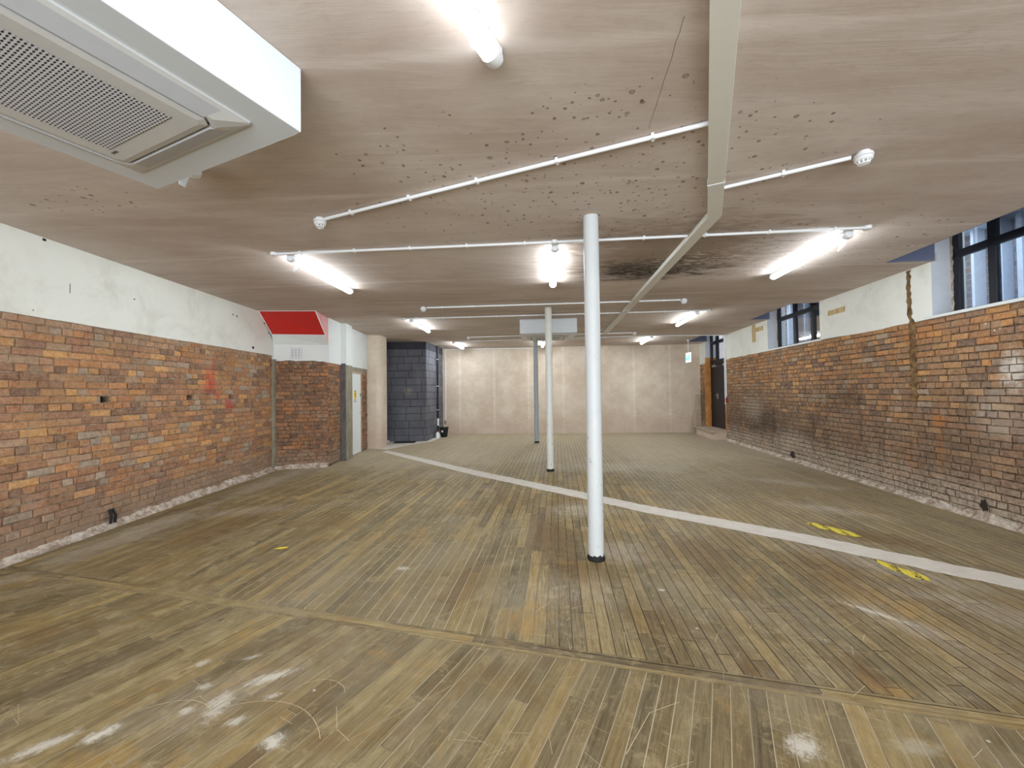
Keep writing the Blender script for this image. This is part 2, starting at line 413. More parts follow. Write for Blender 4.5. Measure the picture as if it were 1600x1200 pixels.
    rough = t.ramp(scuff, 0.3, 0.7, 0.45, 0.7)
    return t.done(c, rough, spec=0.3)

def m_gap():
    t = NT('dust_filled_board_gaps'); p = t.pos(); x, y, _ = t.xyz(p)
    n = t.noise(p, 1.2, 4)
    upper = t.math('GREATER_THAN', t.math('ADD', y, t.math('MULTIPLY', x, 0.256)), 2.36)
    rt = t.ramp(t.math('ADD', x, t.math('MULTIPLY', t.math('SUBTRACT', n, 0.5), 1.6)), -0.5, 0.6)
    dark = t.math('MULTIPLY', upper, t.math('MAXIMUM', rt, t.ramp(y, 3.5, 5.0)))
    return t.done(t.mix(dark, srgb(214, 204, 178), srgb(40, 31, 22)), 0.9)

def m_cement():
    t = NT('cement_screed'); p = t.pos()
    n = t.noise(p, 7, 6, 0.75)
    c = t.mix(n, srgb(176, 170, 160), srgb(222, 216, 206))
    t.bump(t.noise(p, 60, 4), 0.3, 0.004)
    return t.done(c, 0.85, spec=0.2)

def m_column(name, rgb, chips=0.66):
    t = NT(name); p = t.objco()
    n = t.noise(p, 5, 5, 0.7)
    c = t.mix(n, srgb(*[x * 0.93 for x in rgb]), srgb(*rgb))
    ch = t.noise(t.map(p, (1, 1, 0.45)), 24, 6, 0.78)
    z = t.xyz(p)[2]
    thr = t.math('ADD', ch, t.ramp(z, 1.6, 0.0, 0.0, 0.035))
    c = t.mix(t.math('MULTIPLY', t.ramp(thr, chips, chips + 0.02), 0.9), c, srgb(112, 112, 116))
    t.bump(ch, 0.25, 0.004)
    return t.done(c, 0.45, spec=0.4)

def m_block():
    t = NT('painted_blockwork'); p = t.pos()
    n = t.noise(p, 1.4, 5, 0.7); g = t.noise(p, 55, 4, 0.8)
    c = t.mix(t.ramp(n, 0.35, 0.7), srgb(92, 93, 100), srgb(110, 111, 117))
    c = t.mix(1.0, c, t.attr('tint'), 'MULTIPLY')
    c = t.mix(t.math('MULTIPLY', t.ramp(g, 0.62, 0.75), 0.5), c, srgb(52, 53, 58))
    v = t.n('ShaderNodeCombineXYZ'); s = t.xyz(p); t.put(v.inputs[0], s[0]); t.put(v.inputs[1], s[2])
    c = t.mix(t.math('MULTIPLY', t.blob(-3.2, 1.55, .2, .16, 0, vec=v.outputs[0], edge=.2, nz=n, wob=.5), 0.6), c, srgb(150, 140, 122))
    t.bump(g, 0.5, 0.01)
    return t.done(c, 0.7, spec=0.3)

def m_grille():
    """perforated steel: rows of slots, each row shifted by half a pitch"""
    t = NT('perforated_grille'); x, y, z = t.xyz(t.objco())
    px, py = 0.022, 0.0125
    row = t.math('FLOOR', t.math('DIVIDE', y, py))
    sh = t.math('MULTIPLY', t.math('FLOORED_MODULO', row, 2.0), 0.5)
    u = t.math('SUBTRACT', t.math('FRACT', t.math('ADD', t.math('DIVIDE', x, px), sh)), 0.5)
    v = t.math('SUBTRACT', t.math('FRACT', t.math('DIVIDE', y, py)), 0.5)
    d = t.math('ADD', t.math('POWER', t.math('DIVIDE', u, 0.38), 2.0), t.math('POWER', t.math('DIVIDE', v, 0.27), 2.0))
    return t.done(t.mix(t.ramp(d, 1.15, 0.85), srgb(200, 203, 208), srgb(34, 38, 50)), 0.5)

def m_glass():
    t = NT('window_glass')
    tr = t.n('ShaderNodeBsdfTransparent'); tr.inputs[0].default_value = (0.86, 0.9, 0.95, 1)
    gl = t.n('ShaderNodeBsdfGlossy'); gl.inputs['Roughness'].default_value = 0.03
    fr = t.n('ShaderNodeFresnel'); fr.inputs[0].default_value = 1.7
    df = t.n('ShaderNodeBsdfDiffuse'); df.inputs[0].default_value = (0.7, 0.78, 0.86, 1)
    grime = t.n('ShaderNodeMixShader'); t.put(grime.inputs[0], t.ramp(t.noise(t.pos(), 3, 5, 0.8), 0.45, 0.8, 0.03, 0.2))
    t.put(grime.inputs[1], tr.outputs[0]); t.put(grime.inputs[2], df.outputs[0])
    mx = t.n('ShaderNodeMixShader')
    t.put(mx.inputs[0], fr.outputs[0]); t.put(mx.inputs[1], grime.outputs[0]); t.put(mx.inputs[2], gl.outputs[0])
    t.put(t.out.inputs['Surface'], mx.outputs[0])
    return t.mat

def m_timber(name, a, b, sc=1.0):
    t = NT(name); p = t.pos()
    n = t.noise(t.map(p, (9 * sc, 9 * sc, 1.2)), 2.5, 6, 0.7, 0.8)
    k = t.noise(p, 4, 5, 0.8)
    c = t.mix(t.ramp(n, 0.3, 0.7), srgb(*a), srgb(*b))
    c = t.mix(t.math('MULTIPLY', t.ramp(k, 0.55, 0.75), 0.5), c, srgb(70, 62, 50))
    t.bump(n, 0.4, 0.006)
    return t.done(c, 0.8, spec=0.2)

def m_tape():
    t = NT('hazard_tape'); x, y, z = t.xyz(t.objco())
    d = t.math('FRACT', t.math('MULTIPLY', t.math('ADD', x, t.math('MULTIPLY', y, 1.2)), 6.5))
    n = t.noise(t.objco(), 26, 6, 0.85)
    blk = t.math('MULTIPLY', t.math('GREATER_THAN', d, 0.58), t.math('GREATER_THAN', n, 0.5))
    return t.done(t.mix(blk, t.mix(t.ramp(n, .35, .6), srgb(196, 176, 60), srgb(222, 206, 66)), srgb(58, 50, 36)), 0.6)

def m_red():
    t = NT('red_paint'); p = t.pos()
    n = t.noise(p, 3, 6, 0.8, 0.6)
    return t.done(t.mix(t.ramp(n, 0.66, 0.74), srgb(186, 34, 28), srgb(212, 108, 98)), 0.5)

def m_yard():
    t = NT('yard_brick'); p = t.pos()
    v = t.n('ShaderNodeCombineXYZ'); x = t.xyz(p); t.put(v.inputs[0], x[1]); t.put(v.inputs[1], x[2])
    b = t.n('ShaderNodeTexBrick'); t.put(b.inputs['Vector'], v.outputs[0])
    b.inputs['Color1'].default_value = srgb(150, 122, 104); b.inputs['Color2'].default_value = srgb(116, 104, 100); b.inputs['Mortar'].default_value = srgb(176, 172, 168)
    b.inputs['Scale'].default_value = 2.2; b.inputs['Mortar Size'].default_value = 0.02
    return t.done(t.mix(t.ramp(t.noise(p, 0.8, 4), .4, .6), b.outputs['Color'], t.mix(.5, b.outputs['Color'], srgb(120, 124, 134))), 0.9)

M = dict(
    ceiling=m_ceiling(), back=m_back_plaster(), white=m_white('painted_plaster'), white_cool=m_white('painted_board', (218, 222, 220), (196, 200, 198), True, 0.35),
    reveal=m_white('painted_reveal', (196, 200, 206), (160, 162, 166)), brick_l=m_brick('orange_brick'), brick_r=m_brick('weathered_brick', True),
    mortar_l=m_mortar('lime_mortar', (186, 168, 146), (112, 92, 74)), mortar_r=m_mortar('dark_mortar', (146, 126, 104), (62, 50, 40)), rubble=m_mortar('crumbled_mortar', (212, 203, 190), (140, 118, 98)),
    boards=m_boards(), gap=m_gap(), cement=m_cement(), column=m_column('chipped_white_paint', (208, 213, 215)), column_b=m_column('worn_white_paint', (214, 215, 208), 0.63), column_c=m_column('grey_paint', (166, 174, 180), 0.7),
    block=m_block(), grille=m_grille(), glass=m_glass(), tape=m_tape(), red=m_red(),
    plastic=m_plain('white_plastic', (232, 235, 238), 0.35, var=0.03), steel=m_plain('white_powder_coat', (204, 211, 216), 0.35, var=0.02), acplastic=m_plain('cassette_plastic', (196, 197, 196), 0.45, var=0.02),
    trunk=m_plain('cream_trunking', (212, 210, 200), 0.45, var=0.03), lamp=m_emit('lit_diffuser', (240, 248, 255), LAMP), lamp_soft=m_emit('lit_diffuser_soft', (240, 248, 255), LAMP * 0.42), film=m_plain('clear_film', (226, 240, 246), 0.25, var=0.02), black=m_plain('black_paint', (22, 24, 32), 0.45, var=0.15, spec=0.3),
    hole=m_plain('hole_shade', (44, 33, 28), 0.95, var=.5), dark=m_plain('near_black', (10, 10, 11), 0.9), metal=m_plain('brushed_metal', (190, 190, 190), 0.3, 0.9), blue=m_plain('slate_blue_paint', (96, 102, 126), 0.7), chrome=m_plain('grey_louver', (176, 178, 182), 0.4),
    timber=m_timber('old_timber', (170, 146, 102), (206, 184, 138)), orange=m_timber('rusty_orange_paint', (160, 100, 48), (204, 146, 84), 0.4), conc=m_timber('stained_concrete', (124, 118, 102), (152, 146, 126), 0.3), concd=m_timber('dark_grey', (84, 80, 80), (112, 108, 106), 0.3),
    plank=m_timber('weathered_plank', (168, 150, 130), (194, 176, 154)), callred=m_plain('red_plastic', (150, 24, 22), 0.4), rubber=m_plain('black_rubber', (16, 16, 17), 0.75), yellow=m_plain('yellow_sign', (232, 206, 40), 0.5),
    sign=m_emit('lit_sign_panel', (150, 236, 244), 1.1), signw=m_emit('lit_sign_white', (240, 252, 255), 1.0), signg=m_emit('lit_sign_green', (40, 160, 150), 0.8), scratch=m_plain('pale_scratch', (206, 190, 158), 0.8), crack=m_plain('dark_crack', (122, 102, 92), 0.9), pink=m_white('pink_stained_board', (222, 168, 168), (206, 96, 92)),
    outbrick=m_yard(), pale=m_plain('pale_pipe', (206, 216, 228), 0.5), tarmac=m_plain('yard_paving', (150, 152, 156), 0.9), door=m_plain('white_door_paint', (222, 228, 228), 0.4, var=0.03),
)

# ------------------------------------------------------------------ wall frames: s runs along the wall, o is the distance into the wall, z is height
class Frame:
    def __init__(self, p0, p1, inward_left=True):
        self.p = Vector((p0[0], p0[1], 0)); self.d = (Vector((p1[0], p1[1], 0)) - self.p); self.len = self.d.length; self.d.normalize()
        self.n = Vector((self.d.y, -self.d.x, 0)) if inward_left else Vector((-self.d.y, self.d.x, 0))   # points away from the room
    def __call__(self, s, o, z):
        q = self.p + self.d * s + self.n * o
        return (q.x, q.y, z)
    def ang(self): return math.atan2(self.d.y, self.d.x)

FR = Frame((5.2, 4.07), (5.2 + 1.382, 4.07 + 9.904), True)          # right wall
FL = Frame((-4.6, 3.5), (-4.79, 7.9), False)                         # left wall
FA = Frame((-4.79, 7.95), (-3.80, 8.2), False)                       # alcove wall facing the room
FP = Frame((-3.80, 8.2), (-3.93, 10.75), False)                      # passage wall with the white door
FB = Frame((-2.55, 14.3), (6.62, 13.78), False)                      # back wall
FK = Frame((-4.0, 12.25), (-2.65, 12.25), False)                     # grey block wall
FKR = Frame((-2.65, 12.25), (-2.50, 14.3), False)                    # its return

def lerp3(a, b, f): return tuple(a[i] + (b[i] - a[i]) * f for i in range(3))
def brick_courses(mb, fr, s0, s1, z0, z1, palette, rng, course=0.0775, length=0.228, proud=0.014, skip=lambda s, z, w: False, bias=None, joint=0.009, header_every=4, mat=0, voids=()):
    row = 0; z = z1 - course * math.ceil((z1 - z0) / course)
    while z < z1 - 0.01:
        head = header_every > 0 and row % header_every == 2
        L = 0.114 if head else length
        s = s0 - rng.random() * L if row % 2 else s0 - 0.5 * L * rng.random()
        s -= 0
        zt = rng.uniform(-0.002, 0.002)
        while s < s1:
            l = L * rng.uniform(0.93, 1.06)
            if not head and header_every and rng.random() < 0.14: l *= 0.5
            a, b = max(s, s0), min(s + l - joint, s1); s += l
            for vs, vz, vw in voids:
                if abs(z + course / 2 - vz) < course * .5 and a < vs + vw and b > vs - vw:
                    a, b = (a, vs - vw) if (a + b) / 2 < vs else (vs + vw, b)
            lo, hi = max(z + joint * 0.5 + zt, z0), min(z + course - joint * 0.5 + zt, z1)
            if b - a < 0.02 or hi - lo < 0.012 or skip((a + b) / 2, (lo + hi) / 2, b - a): continue
            o = -proud + rng.uniform(-0.004, 0.006)
            col = palette[min(int(rng.random() ** 1.15 * len(palette)), len(palette) - 1)]
            k = rng.uniform(0.97, 1.2)
            if bias: col, k = bias((a + b) / 2, (lo + hi) / 2, col, k, rng)
            c = srgb(*[min(255, x * k) for x in col])
            j = lambda q=0.005: rng.uniform(-q, q)
            e = 0.006
            back = [fr(a, 0.02, lo), fr(b, 0.02, lo), fr(b, 0.02, hi), fr(a, 0.02, hi)]
            mid = [fr(a + j(), o + e, lo + j()), fr(b + j(), o + e, lo + j()), fr(b + j(), o + e, hi + j()), fr(a + j(), o + e, hi + j())]
            fro = [fr(a + e + abs(j()), o + j(0.002), lo + e), fr(b - e - abs(j()), o + j(0.002), lo + e), fr(b - e - abs(j()), o + j(0.002), hi - e), fr(a + e + abs(j()), o + j(0.002), hi - e)]
            fs = [(8, 9, 10, 11)]
            for i in range(4):
                n = (i + 1) % 4
                fs += [(i, n, 4 + n, 4 + i), (4 + i, 4 + n, 8 + n, 8 + i)]
            mb.add(back + mid + fro, fs, mat, c)
        z += course; row += 1

PAL_L = [(172, 124, 84), (164, 116, 80), (178, 132, 88), (156, 112, 84), (150, 110, 86), (166, 126, 92), (140, 102, 80), (158, 130, 106), (126, 96, 80), (160, 146, 130), (190, 144, 92)]
PAL_R = [(142, 108, 80), (150, 114, 82), (132, 102, 80), (158, 122, 86), (122, 98, 82), (146, 118, 92), (166, 128, 86), (112, 90, 78), (136, 100, 76), (152, 136, 118)]
PAL_A = [(124, 84, 60), (112, 78, 58), (138, 94, 62), (104, 74, 60), (150, 100, 64), (92, 68, 58), (130, 104, 82)]

def ragged(fr, pts_top, pts_bot, o): return [fr(s, o, z) for s, z in pts_top] + [fr(s, o, z) for s, z in reversed(pts_bot)]

def fillet(name, fr, s0, s1, h, d, mat, rng, step=0.045):
    """rough mortar left along the foot of a wall"""
    mb = MB(); n = int((s1 - s0) / step); prev = None; wa, wb = 1.0, 1.0
    for i in range(n + 1):
        s = s0 + (s1 - s0) * i / n
        wa = max(0.6, min(1.35, wa + rng.uniform(-.14, .14))); wb = max(0.7, min(1.3, wb + rng.uniform(-.1, .1)))
        hh, dd = h * wa * rng.uniform(0.88, 1.1), d * wb * rng.uniform(0.94, 1.06)
        r = [fr(s, 0.015, 0.0), fr(s, -dd, 0.0), fr(s, -dd * 0.8, 0.006 + rng.uniform(0, .006)), fr(s, -dd * 0.36 - 0.006, hh * 0.4), fr(s, -0.016, hh), fr(s, 0.015, hh)]
        if prev: mb.ring([prev, r], caps=(i in (1, n)))
        prev = r
    return structure(mb, name, mat)

# ------------------------------------------------------------------ floor
def build_floor():
    rng = random.Random(5)
    mb = MB()
    mb.box((-6, -4.2, -0.12), (8.2, 15.2, -0.002), 1)
    pal = [(158, 140, 100), (150, 132, 94), (166, 147, 106), (142, 123, 86), (156, 141, 106), (134, 116, 82), (170, 146, 98), (148, 134, 102), (162, 142, 98), (124, 105, 74)]
    def clip(poly, a, b, c):                       # keep a*x+b*y+c >= 0; each vertex is (x, y, u, v)
        out = []
        for i in range(len(poly)):
            p, q = poly[i], poly[(i + 1) % len(poly)]
            fp, fq = a * p[0] + b * p[1] + c, a * q[0] + b * q[1] + c
            if fp >= 0: out.append(p)
            if (fp >= 0) != (fq >= 0):
                t = fp / (fp - fq)
                out.append(tuple(p[k] + (q[k] - p[k]) * t for k in range(4)))
        return out
    def lay(ang, w, gap, l0, l1, bounds, cuts, minlen, maxlen, zoff=0.0):
        d = (math.sin(ang), math.cos(ang)); n = (d[1], -d[0])
        x0, x1, y0, y1 = bounds
        cs = [(x0, y0), (x1, y0), (x1, y1), (x0, y1)]
        us = [x * d[0] + y * d[1] for x, y in cs]; vs = [x * n[0] + y * n[1] for x, y in cs]
        v = min(vs)
        while v < max(vs):
            u = min(us) - rng.random() * maxlen
            while u < max(us):
                l = rng.uniform(minlen, maxlen)
                r = [(u, v), (u + l - 0.003, v), (u + l - 0.003, v + w - gap), (u, v + w - gap)]
                ou, ov = rng.uniform(0, 50), rng.uniform(0, 50)
                poly = [(a * d[0] + b * n[0], a * d[1] + b * n[1], a - u + ou, b - v + ov) for a, b in r]
                u += l
                for c in [(1, 0, -x0), (-1, 0, x1), (0, 1, -y0), (0, -1, y1)] + cuts:
                    poly = clip(poly, *c)
                    if len(poly) < 3: break
                if len(poly) < 3: continue
                k = rng.uniform(0.66, 0.98)
                col = srgb(*[min(255, x * k * (0.93 if i == 2 else 1.0)) for i, x in enumerate(pal[min(int(rng.random() ** 1.3 * len(pal)), len(pal) - 1)])])
                z = zoff + rng.uniform(-0.0008, 0.0008)
                mb.poly([(p[0], p[1], z) for p in poly], 0, col, [(p[2], p[3]) for p in poly])
            v += w
    up = (0.2553, 1.0, -2.42); lo = (-0.258, -1.0, 2.315)
    lay(R(6.5), 0.0805, 0.0048, 0, 0, (-5.0, 7.0, 0.5, 14.5), [up], 0.6, 1.7)
    lay(R(28), 0.078, 0.0040, 0, 0, (-5.2, 5.6, -4.0, 4.0), [lo], 0.7, 1.9)
    # the two header boards along the joint
    a = math.atan2(1, -0.2565)
    lay(a, 0.0515, 0.003, 0, 0, (-5.2, 5.2, 0.8, 4.2), [(-0.2553, -1, 2.417), (0.258, 1, -2.318)], 0.9, 2.2)
    # pale scratches across the boards
    def scratch(pts, w=0.003):
        for (a, b) in zip(pts, pts[1:]):
            A, B = Vector((*a, 0)), Vector((*b, 0)); nn = Vector((-(B - A).y, (B - A).x, 0)).normalized() * w * 0.5
            mb.poly([(A + nn).to_tuple()[:2] + (0.0016,), (A - nn).to_tuple()[:2] + (0.0016,), (B - nn).to_tuple()[:2] + (0.0016,), (B + nn).to_tuple()[:2] + (0.0016,)], 2)
    def arc(cx, cy, r, a0, a1, n=14): return [(cx + r * math.cos(a0 + (a1 - a0) * i / n), cy + r * math.sin(a0 + (a1 - a0) * i / n)) for i in range(n + 1)]
    scratch(arc(-1.62, 1.72, 0.26, 2.3, 0.7))
    scratch(arc(-1.22, 1.55, 0.42, 2.0, 0.5))
    scratch(arc(-1.0, 1.95, 0.16, 2.6, 0.4))
    scratch([(-0.32, 2.06), (-0.2, 2.36), (-0.1, 2.72), (0.0, 3.1)], 0.0025)
    scratch([(-0.87, 2.42), (-0.45, 2.72), (-0.2, 3.0)], 0.0025)
    scratch([(-0.86, 1.93), (-0.8, 1.80), (-0.72, 1.74)], 0.003)
    scratch([(0.45, 1.66), (0.62, 1.87), (0.78, 1.93)], 0.003)
    scratch([(-0.72, 1.75), (-0.32, 2.06)], 0.0018)
    for _ in range(90):
        x, y = rng.uniform(-2.4, 2.4), rng.uniform(1.5, 2.9); an = rng.uniform(0, 3.14); l = rng.uniform(0.03, 0.16)
        scratch([(x, y), (x + l * math.cos(an), y + l * math.sin(an))], rng.uniform(0.001, 0.0022))
    fl = structure(mb, 'floor', [M['boards'], M['gap'], M['scratch']])
    # cement-filled chase running diagonally through the boards
    cb = MB(); top, bot = [], []
    ctrU = [(-3.27, 10.37), (-0.62, 7.50), (1.05, 5.86), (1.66, 5.22), (2.97, 4.10), (3.94, 3.10), (5.02, 2.05)]
    ctrL = [(-3.33, 10.12), (-0.72, 7.20), (0.96, 5.54), (1.56, 4.93), (2.77, 3.87), (3.73, 2.93), (4.85, 1.86)]
    def walk(pl, step):
        out = []
        for a, b in zip(pl, pl[1:]):
            n = max(1, int(math.dist(a, b) / step))
            out += [(a[0] + (b[0] - a[0]) * i / n, a[1] + (b[1] - a[1]) * i / n) for i in range(n)]
        return out + [pl[-1]]
    U, Lw = walk(ctrU, 0.05), walk(ctrL, 0.05)
    n = min(len(U), len(Lw)); U = [U[int(i * (len(U) - 1) / (n - 1))] for i in range(n)]; Lw = [Lw[int(i * (len(Lw) - 1) / (n - 1))] for i in range(n)]
    U = [(x + rng.uniform(-.012, .014), y + rng.uniform(-.012, .014)) for x, y in U]; Lw = [(x + rng.uniform(-.008, .01), y + rng.uniform(-.008, .01)) for x, y in Lw]
    for i in range(n - 1):
        cb.ring([[(*Lw[i], -0.002), (*U[i], -0.002), (*U[i], 0.003), (*Lw[i], 0.003)], [(*Lw[i + 1], -0.002), (*U[i + 1], -0.002), (*U[i + 1], 0.003), (*Lw[i + 1], 0.003)]], caps=False)
    cb.build('cement_strip', M['cement'], fl)
    # dusty concrete in front of the grey blockwork
    cc = MB()
    cc.ring([[(-4.1, 10.9, z), (-3.35, 10.5, z), (-3.05, 11.2, z), (-2.78, 11.75, z), (-2.45, 12.3, z), (-2.35, 13.9, z), (-2.6, 14.2, z), (-4.1, 12.3, z)] for z in (-0.002, 0.0025)])
    cc.build('concrete_patch', M['cement'], fl)
build_floor()

# ------------------------------------------------------------------ ceiling with the three window wells along the right wall
WELLS = [(-1.0, 0.86, -0.58), (3.26, 4.95, -0.44), (7.50, 9.05, -0.66)]
def build_ceiling():
    mb = MB(); D = -0.70; z0, z1 = H, H + 0.1
    a, b = FR(-8.5, D, 0), FR(10.6, D, 0)
    mb.ring([[(-6.2, -4.3, z), (a[0], a[1], z), (b[0], b[1], z), (-6.2, 15.3, z)] for z in (z0, z1)])
    edges = [-8.5] + [x for w in WELLS for x in w[:2]] + [10.6]
    for i in range(0, len(edges), 2):
        mb.box((edges[i], D, z0), (edges[i + 1], -0.002, z1), tr=FR)
    for s0, s1, d in WELLS:
        mb.box((s0, D, z0), (s1, d, z1), tr=FR)
    # hairline cracks
    rng = random.Random(3)
    def crack(p, q, w, n=18):
        pr = None
        for i in range(n + 1):
            x = p[0] + (q[0] - p[0]) * i / n + rng.uniform(-.0025, .0025); y = p[1] + (q[1] - p[1]) * i / n + rng.uniform(-.006, .006)
            if pr: mb.poly([(pr[0] - w, pr[1], H - .0004), (pr[0] + w, pr[1], H - .0004), (x + w, y, H - .0004), (x - w, y, H - .0004)], 1)
            pr = (x, y)
    crack((0.745, 1.64), (0.84, 2.36), 0.0016)
    crack((-1.9, 4.55), (-1.5, 5.6), 0.002)
    ce = structure(mb, 'ceiling', [M['ceiling'], M['crack']])
    # the wells rise above the ceiling
    wb = MB()
    for s0, s1, d in WELLS:
        top = 3.62
        for lo, hi in (((s1 - .012, d, H + .001), (s1 + .04, -.03, top)), ((s0 - .04, d, H + .001), (s0 + .012, -.03, top)), ((s0 - .04, d - .04, H + .001), (s1 + .04, d + .012, top)), ((s0 - .04, d - .04, top), (s1 + .04, 0.36, top + .05))):
            wb.box(lo, hi, tr=FR)
    wb.build('window_well', M['blue'], ce)
build_ceiling()

# ------------------------------------------------------------------ right wall
def build_wall_right():
    rng = random.Random(11); TOP = 2.36
    W1, W2, DR = (-1.05, 0.92), (3.16, 5.06), (7.60, 9.22)
    mb = MB()
    mb.box((-8.5, 0.0, 0), (DR[0], 0.36, TOP), 1, tr=FR)
    mb.box((DR[1], 0.0, 0), (10.6, 0.36, TOP), 1, tr=FR)
    mb.box((DR[0], 0.0, -0.01), (DR[1], 0.36, 0.26), 1, tr=FR)
    def bias(s, z, col, k, r):
        if z > 1.6 and r.random() < 0.45: col = lerp3(col, (186, 126, 66), 0.45)
        if z < 1.0: col = lerp3(col, (124, 106, 90), 0.45)
        if s > 4.5 and z < 1.5: col = lerp3(col, (92, 76, 64), 0.3)
        if -1.2 < s < 0.1 and z < 1.6: col = lerp3(col, (104, 74, 60), 0.4)
        return col, k
    brick_courses(mb, FR, -3.2, DR[0], 0.05, TOP, PAL_R, rng, course=0.081, length=0.232, bias=bias, joint=0.012, proud=0.016)
    brick_courses(mb, FR, DR[1], 9.88, 0.05, TOP, PAL_R, rng, course=0.081, length=0.232, bias=bias, joint=0.012)
    wr = structure(mb, 'wall_right', [M['brick_r'], M['mortar_r']])
    pb = MB()
    for s0, s1, t in ((-8.5, W1[0], 3.62), (W1[1], W2[0], 3.62), (W2[1], DR[0], 3.62), (DR[1], 10.6, 3.62)):
        # slightly uneven lower edge
        n = max(2, int((s1 - s0) / 0.25)); prev = None
        for i in range(n + 1):
            s = s0 + (s1 - s0) * i / n; zb = TOP - 0.005 + rng.uniform(-.012, .012)
            r = [FR(s, -0.022, zb), FR(s, 0.36, zb), FR(s, 0.36, t), FR(s, -0.022, t)]
            if prev: pb.ring([prev, r], caps=(i in (1, n)))
            prev = r
    for w in (W1, W2, DR): pb.box((w[0], 0.0, 3.56), (w[1], 0.36, 3.62), tr=FR)
    pb.build('plaster_band', M['white'], wr)
    rv = MB()
    for w, zb in ((W1, TOP), (W2, TOP)):
        rv.box((w[1] - .006, -0.021, zb + .03), (w[1], 0.22, 3.56), tr=FR)
        rv.box((w[0], -0.021, zb + .03), (w[0] + .006, 0.22, 3.56), tr=FR)
    rv.box((DR[1] - .006, -0.021, TOP + .05), (DR[1], 0.2, 3.56), tr=FR)
    rv.build('window_reveal', M['reveal'], wr)
    jm = MB(); jm.box((DR[1] - .012, -0.03, 0.27), (DR[1] + .02, 0.17, TOP + .18), tr=FR)
    jm.box((DR[1] + .02, -0.03, 0.27), (DR[1] + .07, -0.012, TOP), tr=FR)
    jm.box((DR[0] - .05, -0.024, 0.27), (DR[0] + .012, 0.17, 1.15), tr=FR)
    jm.build('door_jamb', M['orange'], wr)
    # a cable chase broken through the plaster and down the brick
    ch = MB(); prev = None
    for i in range(40):
        z = 3.06 - i * 0.045; w = rng.uniform(0.022, 0.045) if z > 2.4 else rng.uniform(0.03, 0.07)
        c = 1.25 + rng.uniform(-.008, .008) - (0.03 if z < 2.4 else 0)
        o = -0.0245
        r = [FR(c - w, o, z), FR(c + w, o, z), FR(c + w, 0, z), FR(c - w, 0, z)]
        if prev: ch.ring([prev, r], caps=False)
        prev = r
    ch.build('broken_chase', m_mortar('chased_mortar', (150, 122, 86), (84, 62, 42)), wr)
    fillet('trim_1', FR, -3.2, DR[0], 0.085, 0.08, M['rubble'], rng)
    # dark patches painting the shade of holes at the foot of the wall
    for s, z, w, h in ((0.36, 0.17, 0.05, 0.07), (4.15, 0.13, 0.09, 0.08)):
        hb = MB(); hb.ring([[(k * q * math.cos(2 * math.pi * i / 13), k * q * math.sin(2 * math.pi * i / 13), zz) for i, q in enumerate((.9, .6, 1.0, .75, 1.1, .8, .5, .9, 1.1, .7, .95, .6, .8))] for zz, k in ((0, 1), (.4, .98))])
        o = hb.build('hole_shade_patch', M['hole'], wr)
        o.matrix_local = Matrix.Translation(FR(s, -0.033, z)) @ Matrix.Rotation(FR.ang(), 4, 'Z') @ Matrix.Rotation(R(90), 4, 'X') @ Matrix.Diagonal((w, h, 0.02, 1))
    return W1, W2, DR
W1, W2, DR = build_wall_right()

